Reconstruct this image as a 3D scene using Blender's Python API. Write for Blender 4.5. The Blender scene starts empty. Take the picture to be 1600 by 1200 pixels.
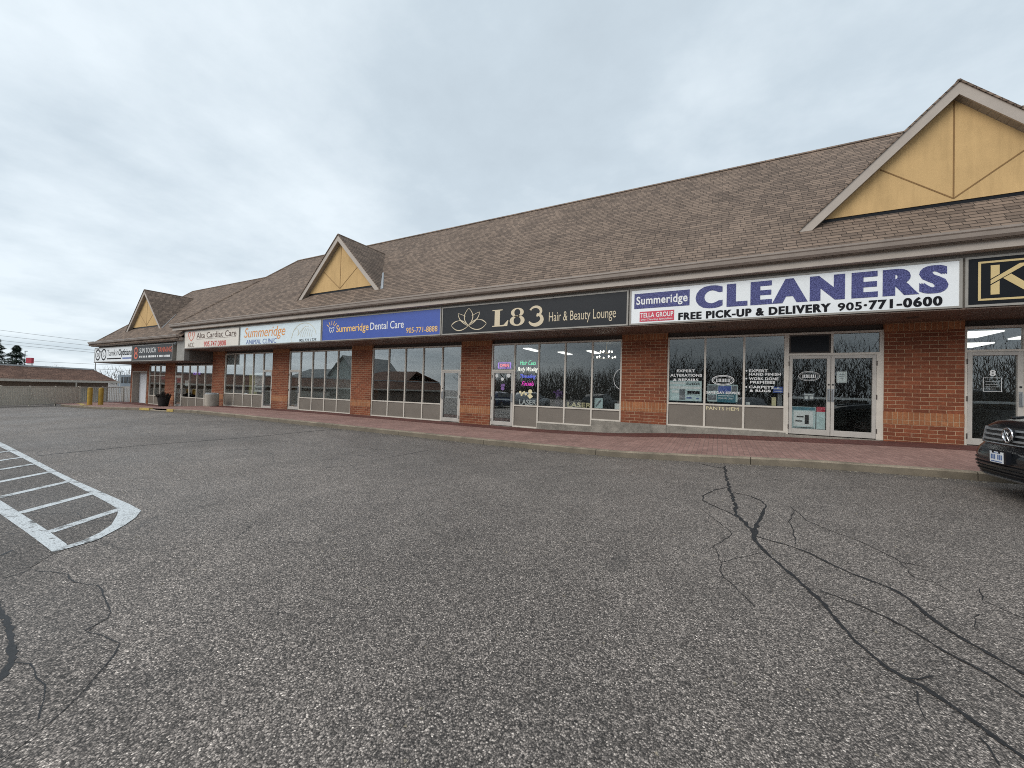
import bpy, math, random
from mathutils import Vector, Matrix
random.seed(7)
rad = math.radians
SC = bpy.context.scene
COL = SC.collection

# ------------------------------------------------------------------ camera
cam_data = bpy.data.cameras.new('camera')
cam = bpy.data.objects.new('camera', cam_data)
COL.objects.link(cam)
SC.camera = cam
cam_data.sensor_fit = 'HORIZONTAL'
cam_data.sensor_width = 36.0
cam_data.lens = 36.0 * 606.95 / 1600.0
cam_data.clip_start = 0.05
cam_data.clip_end = 3000
_r = Vector((0.88265603, 0.46911536, 0.02913944))
_u = Vector((-0.01686308, -0.03034983, 0.99939708))
_f = Vector((-0.4697169, 0.88261524, 0.01887773))
cam.matrix_world = Matrix(((_r.x, _u.x, -_f.x, 0), (_r.y, _u.y, -_f.y, 0), (_r.z, _u.z, -_f.z, 1.35), (0, 0, 0, 1)))

# ------------------------------------------------------------------ world, sun, exposure
SUN_EL, SUN_AZ = rad(36), rad(205)          # azimuth clockwise from +y
world = bpy.data.worlds.new('World')
SC.world = world
world.use_nodes = True
wn, wl = world.node_tree.nodes, world.node_tree.links
wn.clear()
wo = wn.new('ShaderNodeOutputWorld')
sky = wn.new('ShaderNodeTexSky'); sky.sky_type = 'NISHITA'; sky.sun_disc = False
sky.sun_elevation = SUN_EL; sky.sun_rotation = SUN_AZ
bg_sky = wn.new('ShaderNodeBackground'); bg_sky.inputs['Strength'].default_value = 0.1
wl.new(sky.outputs[0], bg_sky.inputs[0])
tc = wn.new('ShaderNodeTexCoord')
sep = wn.new('ShaderNodeSeparateXYZ'); wl.new(tc.outputs['Generated'], sep.inputs[0])
def wmath(op, a, b=None):
    m = wn.new('ShaderNodeMath'); m.operation = op
    for i, v in enumerate((a, b)):
        if v is None: continue
        if isinstance(v, (int, float)): m.inputs[i].default_value = v
        else: wl.new(v, m.inputs[i])
    return m.outputs[0]
zc = wmath('MAXIMUM', sep.outputs['Z'], 0.0)
den = wmath('ADD', zc, 0.16)
cx = wmath('DIVIDE', sep.outputs['X'], den); cy = wmath('DIVIDE', sep.outputs['Y'], den)
cmb = wn.new('ShaderNodeCombineXYZ'); wl.new(cx, cmb.inputs[0]); wl.new(cy, cmb.inputs[1])
n1 = wn.new('ShaderNodeTexNoise'); n1.inputs['Scale'].default_value = 0.62; n1.inputs['Detail'].default_value = 7
n1.inputs['Roughness'].default_value = 0.52; n1.inputs['Distortion'].default_value = 0.35
n2 = wn.new('ShaderNodeTexNoise'); n2.inputs['Scale'].default_value = 1.7; n2.inputs['Detail'].default_value = 8
n2.inputs['Roughness'].default_value = 0.6
wl.new(cmb.outputs[0], n1.inputs['Vector']); wl.new(cmb.outputs[0], n2.inputs['Vector'])
mixn = wmath('ADD', wmath('MULTIPLY', n1.outputs[0], 0.62), wmath('MULTIPLY', n2.outputs[0], 0.38))
# brighter towards the horizon as the cloud deck thins there
hor = wmath('MULTIPLY', wmath('POWER', wmath('SUBTRACT', 1.0, zc), 4.0), 0.10)
mixn = wmath('ADD', mixn, hor)
cr = wn.new('ShaderNodeValToRGB')
cr.color_ramp.elements[0].position = 0.33; cr.color_ramp.elements[0].color = (0.375, 0.435, 0.485, 1)
cr.color_ramp.elements[1].position = 0.64; cr.color_ramp.elements[1].color = (0.62, 0.685, 0.73, 1)
e = cr.color_ramp.elements.new(0.48); e.color = (0.45, 0.52, 0.575, 1)
wl.new(mixn, cr.inputs[0])
bg_cl = wn.new('ShaderNodeBackground'); bg_cl.inputs['Strength'].default_value = 1.0
wl.new(cr.outputs[0], bg_cl.inputs[0])
mx = wn.new('ShaderNodeMixShader'); mx.inputs[0].default_value = 0.94
wl.new(bg_sky.outputs[0], mx.inputs[1]); wl.new(bg_cl.outputs[0], mx.inputs[2])
wl.new(mx.outputs[0], wo.inputs[0])

sun_d = bpy.data.lights.new('sun', 'SUN'); sun_d.energy = 1.35; sun_d.angle = rad(45); sun_d.color = (1.0, 0.96, 0.9)
sun = bpy.data.objects.new('sun', sun_d); COL.objects.link(sun)
sd = Vector((math.sin(SUN_AZ) * math.cos(SUN_EL), math.cos(SUN_AZ) * math.cos(SUN_EL), math.sin(SUN_EL)))
sun.rotation_euler = (-sd).to_track_quat('-Z', 'Y').to_euler()
sun.location = sd * 60

SC.view_settings.view_transform = 'Standard'
SC.view_settings.look = 'None'
SC.view_settings.exposure = 0.5
SC.view_settings.gamma = 1.0
SC.render.engine = 'CYCLES'
SC.cycles.filter_width = 1.0
SC.cycles.use_denoising = False
SC.cycles.max_bounces = 8
SC.cycles.transparent_max_bounces = 12

# ------------------------------------------------------------------ material helpers
class NT:
    def __init__(self, name):
        self.m = bpy.data.materials.new(name); self.m.use_nodes = True
        self.n, self.l = self.m.node_tree.nodes, self.m.node_tree.links
        self.b = self.n['Principled BSDF']
    def node(self, t, **kw):
        nd = self.n.new(t)
        for k, v in kw.items(): setattr(nd, k, v)
        return nd
    def put(self, sock, v):
        if v is None: return
        if isinstance(v, bpy.types.NodeSocket): self.l.new(v, sock)
        elif isinstance(v, (tuple, list)) and len(v) == 3 and sock.type == 'RGBA': sock.default_value = (*v, 1)
        else: sock.default_value = v
    def math(self, op, a, b=None, clamp=False):
        m = self.node('ShaderNodeMath', operation=op, use_clamp=clamp)
        self.put(m.inputs[0], a); self.put(m.inputs[1], b); return m.outputs[0]
    def mix(self, fac, a, b, blend='MIX'):
        m = self.node('ShaderNodeMix', data_type='RGBA', blend_type=blend)
        self.put(m.inputs[0], fac); self.put(m.inputs[6], a); self.put(m.inputs[7], b); return m.outputs[2]
    def noise(self, scale, detail=4, rough=0.55, vec=None, dist=0.0):
        m = self.node('ShaderNodeTexNoise'); m.inputs['Scale'].default_value = scale; m.inputs['Detail'].default_value = detail
        m.inputs['Roughness'].default_value = rough; m.inputs['Distortion'].default_value = dist
        self.l.new(vec if vec else self.pos(), m.inputs['Vector']); return m.outputs[0]
    def ramp(self, fac, *stops):
        r = self.node('ShaderNodeValToRGB'); el = r.color_ramp.elements
        while len(el) < len(stops): el.new(0.5)
        for e_, (p_, c_) in zip(el, stops):
            e_.position = p_; e_.color = (c_, c_, c_, 1) if isinstance(c_, (int, float)) else (*c_, 1)
        self.l.new(fac, r.inputs[0]); return r.outputs[0]
    def pos(self):
        if not hasattr(self, '_p'): self._p = self.node('ShaderNodeNewGeometry')
        return self._p.outputs['Position']
    def obj(self):
        if not hasattr(self, '_o'): self._o = self.node('ShaderNodeTexCoord')
        return self._o.outputs['Object']
    def xyz(self, v):
        s = self.node('ShaderNodeSeparateXYZ'); self.l.new(v, s.inputs[0]); return s.outputs
    def vec(self, x=0.0, y=0.0, z=0.0):
        c = self.node('ShaderNodeCombineXYZ')
        for i, v in enumerate((x, y, z)): self.put(c.inputs[i], v)
        return c.outputs[0]
    def facade_uv(self, vscale=1.0):
        """(along, up) coordinates of a wall or slope: along = x on faces that look to +-y, else y"""
        self.pos(); g = self._p
        P = self.xyz(g.outputs['Position']); N = self.xyz(g.outputs['Normal'])
        sel = self.math('GREATER_THAN', self.math('ABSOLUTE', N[0]), self.math('ABSOLUTE', N[1]))
        u = self.math('ADD', self.math('MULTIPLY', P[1], sel), self.math('MULTIPLY', P[0], self.math('SUBTRACT', 1.0, sel)))
        v = self.math('MULTIPLY', P[2], vscale)
        return u, v
    def bump(self, h, strength=0.3, dist=0.01):
        b = self.node('ShaderNodeBump'); b.inputs['Strength'].default_value = strength; b.inputs['Distance'].default_value = dist
        self.l.new(h, b.inputs['Height']); self.l.new(b.outputs[0], self.b.inputs['Normal'])
    def set(self, color=None, rough=None, metal=None, spec=None, **kw):
        self.put(self.b.inputs['Base Color'], color); self.put(self.b.inputs['Roughness'], rough)
        self.put(self.b.inputs['Metallic'], metal); self.put(self.b.inputs['Specular IOR Level'], spec)
        for k, v in kw.items(): self.put(self.b.inputs[k.replace('_', ' ')], v)
        return self.m

def plain(name, col, rough=0.5, metal=0.0, var=0.12, vscale=6.0, spec=0.5, grain=0.0):
    """painted or moulded surface with slight uneven tone and dirt"""
    t = NT(name)
    nz = t.noise(vscale, 5, 0.6)
    f = t.ramp(nz, (0.3, 1.0 - var), (0.7, 1.0 + var * 0.5))
    c = t.mix(1.0, col, f, 'MULTIPLY')
    if grain:
        g = t.noise(140, 2, 0.5); t.bump(g, grain, 0.003)
    r = t.math('ADD', rough, t.math('MULTIPLY', t.math('SUBTRACT', nz, 0.5), 0.18))
    return t.set(c, r, metal, spec)

def emissive(name, col, strength):
    t = NT(name); return t.set(col, 0.4, Emission_Color=(*col, 1), Emission_Strength=strength)

def mat_asphalt(name, k=1.0, cracks=True):
    t = NT(name); P = t.pos()
    wob = t.noise(30, 2, 0.5)
    vo = t.node('ShaderNodeTexVoronoi'); vo.inputs['Scale'].default_value = 120; t.l.new(P, vo.inputs['Vector'])
    cell = t.xyz(vo.outputs['Color'])
    vo2 = t.node('ShaderNodeTexVoronoi'); vo2.inputs['Scale'].default_value = 210; t.l.new(P, vo2.inputs['Vector'])
    cell2 = t.xyz(vo2.outputs['Color'])
    tone = t.ramp(cell[0], (0.0, (0.026, 0.024, 0.022)), (0.45, (0.070, 0.065, 0.060)), (0.85, (0.150, 0.139, 0.128)), (0.96, (0.20, 0.187, 0.172)), (1.0, (0.30, 0.283, 0.26)))
    fine = t.ramp(cell2[1], (0.0, 0.6), (0.7, 1.0), (1.0, 1.45))
    gap = t.ramp(vo.outputs['Distance'], (0.32, 1.05), (0.8, 0.28))
    c = t.mix(1.0, tone, fine, 'MULTIPLY'); c = t.mix(1.0, c, gap, 'MULTIPLY')
    big = t.ramp(t.noise(0.22, 5, 0.6, dist=0.6), (0.3, 0.80), (0.5, 0.98), (0.7, 1.22))
    mid = t.ramp(t.noise(1.7, 5, 0.65), (0.3, 0.86), (0.7, 1.12))
    c = t.mix(1.0, c, big, 'MULTIPLY'); c = t.mix(1.0, c, mid, 'MULTIPLY')
    c = t.mix(1.0, c, t.ramp(t.noise(34, 3, 0.7), (0.32, 0.72), (0.68, 1.28)), 'MULTIPLY')
    PP = t.xyz(P)
    wv = t.math('ADD', t.math('MULTIPLY', PP[1], 0.62), t.math('MULTIPLY', t.noise(0.12, 3, 0.5), 3.0))
    lane = t.ramp(t.math('SINE', t.math('MULTIPLY', wv, 1.9)), (0.0, 0.965), (1.0, 1.03))
    c = t.mix(1.0, c, lane, 'MULTIPLY')
    c = t.mix(1.0, c, (k, k * .92, k * .875), 'MULTIPLY')
    # spots of oil and rubber
    sp = t.ramp(t.noise(0.9, 3, 0.5, dist=1.2), (0.67, 0.0), (0.77, 0.42))
    c = t.mix(sp, c, (0.035, 0.033, 0.032))
    if cracks:
        dv = t.node('ShaderNodeVectorMath', operation='ADD')
        nz = t.node('ShaderNodeTexNoise'); nz.inputs['Scale'].default_value = 1.6; nz.inputs['Detail'].default_value = 5; t.l.new(P, nz.inputs['Vector'])
        sc_ = t.node('ShaderNodeVectorMath', operation='SCALE'); t.l.new(nz.outputs['Color'], sc_.inputs[0]); sc_.inputs['Scale'].default_value = 0.9
        t.l.new(P, dv.inputs[0]); t.l.new(sc_.outputs[0], dv.inputs[1])
        ve = t.node('ShaderNodeTexVoronoi', feature='DISTANCE_TO_EDGE'); ve.inputs['Scale'].default_value = 0.55; t.l.new(dv.outputs[0], ve.inputs['Vector'])
        line = t.ramp(ve.outputs['Distance'], (0.0, 1.0), (0.006, 0.0))
        msk = t.ramp(t.noise(0.33, 3, 0.5), (0.50, 0.0), (0.60, 1.0))
        PX = t.xyz(P)
        left = t.ramp(t.math('MULTIPLY', t.math('ADD', PX[0], 20.0), 0.05), (0.80, 1.0), (0.93, 0.0))
        c = t.mix(t.math('MULTIPLY', t.math('MULTIPLY', line, msk), left), c, (0.018, 0.017, 0.017))
    h = t.math('SUBTRACT', t.math('MULTIPLY', cell[0], 0.8), t.math('MULTIPLY', vo.outputs['Distance'], 0.9))
    t.bump(h, 0.55, 0.006)
    r = t.ramp(t.noise(0.4, 3), (0.3, 0.52), (0.7, 0.72))
    return t.set(c, r, 0.0, 0.5)

def mat_bricks(name, soldier=False):
    t = NT(name); u, v = t.facade_uv()
    if soldier: vec = t.vec(v, u)
    else: vec = t.vec(u, v)
    b = t.node('ShaderNodeTexBrick'); t.l.new(vec, b.inputs['Vector'])
    b.inputs['Scale'].default_value = 1.0
    b.inputs['Brick Width'].default_value = 0.305; b.inputs['Row Height'].default_value = 0.1
    b.inputs['Mortar Size'].default_value = 0.0065; b.inputs['Mortar Smooth'].default_value = 0.25; b.inputs['Bias'].default_value = 0.0
    if soldier:
        b.offset = 0.0
        c1, c2 = (0.38, 0.158, 0.07), (0.30, 0.116, 0.052)
    else:
        c1, c2 = (0.262, 0.081, 0.038), (0.168, 0.049, 0.024)
    b.inputs['Color1'].default_value = (*c1, 1); b.inputs['Color2'].default_value = (*c2, 1)
    b.inputs['Mortar'].default_value = (0.42, 0.285, 0.18, 1)
    sp = t.ramp(t.noise(38, 4, 0.7), (0.35, 0.72), (0.65, 1.15))
    lg = t.ramp(t.noise(1.3, 4, 0.6), (0.3, 0.85), (0.7, 1.1))
    c = t.mix(1.0, b.outputs['Color'], sp, 'MULTIPLY'); c = t.mix(1.0, c, lg, 'MULTIPLY')
    # pale salt bloom in a few low patches
    P = t.xyz(t.pos())
    bloom = t.math('MULTIPLY', t.ramp(t.noise(2.3, 5, 0.7), (0.56, 0.0), (0.72, 0.35)), t.ramp(P[2], (0.2, 1.0), (1.0, 0.0)))
    c = t.mix(bloom, c, (0.45, 0.38, 0.33))
    h = t.math('ADD', t.math('MULTIPLY', t.math('SUBTRACT', 1.0, b.outputs['Fac']), 1.0), t.math('MULTIPLY', t.noise(60, 3), 0.2))
    t.bump(h, 0.6, 0.008)
    return t.set(c, 0.82, 0.0, 0.3)

def mat_shingle(name, c1=(0.245, 0.180, 0.138), c2=(0.135, 0.100, 0.079), row=0.145, vs=1.4142):
    t = NT(name); u, v = t.facade_uv(vs)
    wv = t.math('ADD', v, t.math('MULTIPLY', t.noise(3.0, 2), 0.012))
    b = t.node('ShaderNodeTexBrick'); t.l.new(t.vec(u, wv), b.inputs['Vector'])
    b.offset = 0.37; b.offset_frequency = 2; b.squash = 0.7; b.squash_frequency = 3
    b.inputs['Scale'].default_value = 1.0; b.inputs['Brick Width'].default_value = 0.30; b.inputs['Row Height'].default_value = row
    b.inputs['Mortar Size'].default_value = 0.006; b.inputs['Mortar Smooth'].default_value = 0.3; b.inputs['Bias'].default_value = -0.05
    b.inputs['Color1'].default_value = (*c1, 1); b.inputs['Color2'].default_value = (*c2, 1); b.inputs['Mortar'].default_value = (0.030, 0.024, 0.02, 1)
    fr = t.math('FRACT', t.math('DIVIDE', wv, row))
    under = t.ramp(fr, (0.0, 0.34), (0.15, 0.55), (0.27, 1.05), (1.0, 0.95))  # shadow line of each shingle course, painted into the colour at its lower edge
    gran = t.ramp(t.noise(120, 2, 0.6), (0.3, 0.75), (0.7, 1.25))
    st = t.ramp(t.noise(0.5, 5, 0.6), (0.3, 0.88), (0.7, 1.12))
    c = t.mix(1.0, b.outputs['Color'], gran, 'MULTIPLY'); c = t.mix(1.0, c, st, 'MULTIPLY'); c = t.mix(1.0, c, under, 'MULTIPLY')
    h = t.math('SUBTRACT', t.math('SUBTRACT', 1.0, fr), t.math('MULTIPLY', b.outputs['Fac'], 0.6))
    t.bump(h, 0.7, 0.02)
    return t.set(c, 0.9, 0.0, 0.25)

def mat_pavers(name, a, b_, mort):
    t = NT(name); P = t.xyz(t.pos())
    b = t.node('ShaderNodeTexBrick'); t.l.new(t.vec(P[1], P[0]), b.inputs['Vector'])
    b.inputs['Scale'].default_value = 1.0; b.inputs['Brick Width'].default_value = 0.205; b.inputs['Row Height'].default_value = 0.103
    b.inputs['Mortar Size'].default_value = 0.005; b.inputs['Mortar Smooth'].default_value = 0.3
    b.inputs['Color1'].default_value = (*a, 1); b.inputs['Color2'].default_value = (*b_, 1); b.inputs['Mortar'].default_value = (*mort, 1)
    sp = t.ramp(t.noise(45, 4, 0.7), (0.3, 0.7), (0.7, 1.2))
    lg = t.ramp(t.noise(0.9, 5, 0.65), (0.3, 0.8), (0.7, 1.18))
    c = t.mix(1.0, b.outputs['Color'], sp, 'MULTIPLY'); c = t.mix(1.0, c, lg, 'MULTIPLY')
    t.bump(t.math('SUBTRACT', 1.0, b.outputs['Fac']), 0.5, 0.006)
    return t.set(c, 0.8, 0.0, 0.3)

def mat_concrete(name, col, rough=0.85, agg=True, dirt=0.5):
    t = NT(name)
    sp = t.ramp(t.noise(70, 5, 0.75), (0.3, 0.55), (0.5, 0.95), (0.72, 1.45)) if agg else t.ramp(t.noise(50, 4), (0.3, 0.85), (0.7, 1.1))
    lg = t.ramp(t.noise(2.0, 6, 0.7), (0.28, 1.0 - dirt), (0.6, 1.05))
    c = t.mix(1.0, col, sp, 'MULTIPLY'); c = t.mix(1.0, c, lg, 'MULTIPLY')
    if name.startswith('kerb'):      # splash dirt on the upright face, bare stone on the worn top
        N = t.xyz(t._p.outputs['Normal'])
        side = t.math('SUBTRACT', 1.0, t.math('ABSOLUTE', N[2]), clamp=True)
        c = t.mix(t.math('MULTIPLY', side, t.ramp(t.noise(3.5, 6, 0.75), (0.25, 0.95), (0.7, 0.55))), c, (0.13, 0.11, 0.083))
    t.bump(t.noise(70, 5, 0.75), 0.5, 0.008)
    return t.set(c, rough, 0.0, 0.3)

def mat_paint(name):
    """road paint, worn through to the asphalt"""
    t = NT(name)
    wear = t.ramp(t.noise(5.0, 10, 0.78), (0.53, 0.0), (0.60, 0.9))
    dirt = t.ramp(t.noise(60, 3, 0.6), (0.3, 0.78), (0.6, 1.0))
    vo = t.node('ShaderNodeTexVoronoi'); vo.inputs['Scale'].default_value = 95; t.l.new(t.pos(), vo.inputs['Vector'])
    holes = t.ramp(vo.outputs['Distance'], (0.62, 0.0), (0.82, 0.75))
    c = t.mix(1.0, (0.70, 0.73, 0.74), dirt, 'MULTIPLY')
    c = t.mix(wear, c, (0.10, 0.095, 0.09)); c = t.mix(holes, c, (0.12, 0.115, 0.11))
    t.bump(vo.outputs['Distance'], 0.3, 0.004)
    return t.set(c, 0.7, 0.0, 0.35)

def mat_glass(name, tint=(0.90, 0.92, 0.915), base=0.052):
    t = NT(name); t.n.remove(t.b)
    lw = t.node('ShaderNodeLayerWeight'); lw.inputs['Blend'].default_value = 0.5
    F_ = lw.outputs['Facing']       # lightly mirrored solar glass
    fr = t.math('ADD', t.math('ADD', base, t.math('MULTIPLY', t.math('POWER', F_, 0.9), 0.46)), t.math('MULTIPLY', t.math('POWER', F_, 6.0), 0.35), clamp=True)
    tr = t.node('ShaderNodeBsdfTransparent'); tr.inputs[0].default_value = (*tint, 1)
    gl = t.node('ShaderNodeBsdfGlossy'); gl.inputs['Roughness'].default_value = 0.0; gl.inputs['Color'].default_value = (0.93, 0.95, 0.96, 1)
    bm = t.node('ShaderNodeBump'); bm.inputs['Strength'].default_value = 0.02; bm.inputs['Distance'].default_value = 0.02
    t.l.new(t.noise(1.1, 2), bm.inputs['Height']); t.l.new(bm.outputs[0], gl.inputs['Normal'])
    ms = t.node('ShaderNodeMixShader'); t.l.new(fr, ms.inputs[0]); t.l.new(tr.outputs[0], ms.inputs[1]); t.l.new(gl.outputs[0], ms.inputs[2])
    t.l.new(ms.outputs[0], t.n['Material Output'].inputs[0]); return t.m

def mat_stucco(name):
    t = NT(name)
    c = t.mix(1.0, (0.60, 0.40, 0.19), t.ramp(t.noise(1.1, 5, 0.6), (0.3, 0.88), (0.7, 1.07)), 'MULTIPLY')
    P = t.xyz(t.pos())          # rain streaks and coarse float marks
    st = t.noise(1.0, 6, 0.7, t.vec(t.math('MULTIPLY', P[0], 7.0), P[1], t.math('MULTIPLY', P[2], 0.7)))
    c = t.mix(1.0, c, t.ramp(st, (0.28, 0.86), (0.55, 1.0)), 'MULTIPLY')
    c = t.mix(1.0, c, t.ramp(t.noise(55, 3, 0.7), (0.3, 0.92), (0.7, 1.06)), 'MULTIPLY')
    t.bump(t.noise(160, 3, 0.6), 0.35, 0.004)
    return t.set(c, 0.9, 0.0, 0.2)

def mat_ribbed(name, col, pitch, axis=0, depth=0.5, rough=0.5):
    """sheet cladding with narrow grooves across one axis"""
    t = NT(name); P = t.xyz(t.pos())
    fr = t.math('FRACT', t.math('DIVIDE', P[axis], pitch))
    gr = t.ramp(fr, (0.0, 0.25), (0.07, 1.0), (0.93, 1.0), (1.0, 0.25))
    c = t.mix(1.0, col, t.ramp(fr, (0.0, 0.45), (0.06, 1.0), (1.0, 0.96)), 'MULTIPLY')
    c = t.mix(1.0, c, t.ramp(t.noise(2.0, 4), (0.3, 0.85), (0.7, 1.1)), 'MULTIPLY')
    t.bump(gr, depth, 0.012)
    return t.set(c, rough, 0.0, 0.4)

def mat_speckle(name):
    t = NT(name)
    f = t.ramp(t.noise(42, 5, 0.85), (0.42, 0.0), (0.62, 1.0))
    c = t.mix(f, (0.022, 0.024, 0.095), (0.15, 0.16, 0.37))
    return t.set(c, 0.5, 0.0, 0.25)

def mat_sealant(name):
    t = NT(name)
    c = t.mix(1.0, (0.014, 0.014, 0.015), t.ramp(t.noise(25, 4), (0.3, 0.7), (0.7, 1.7)), 'MULTIPLY')
    t.bump(t.noise(80, 3), 0.5, 0.004)
    return t.set(c, 0.55, 0.0, 0.45)

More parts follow.
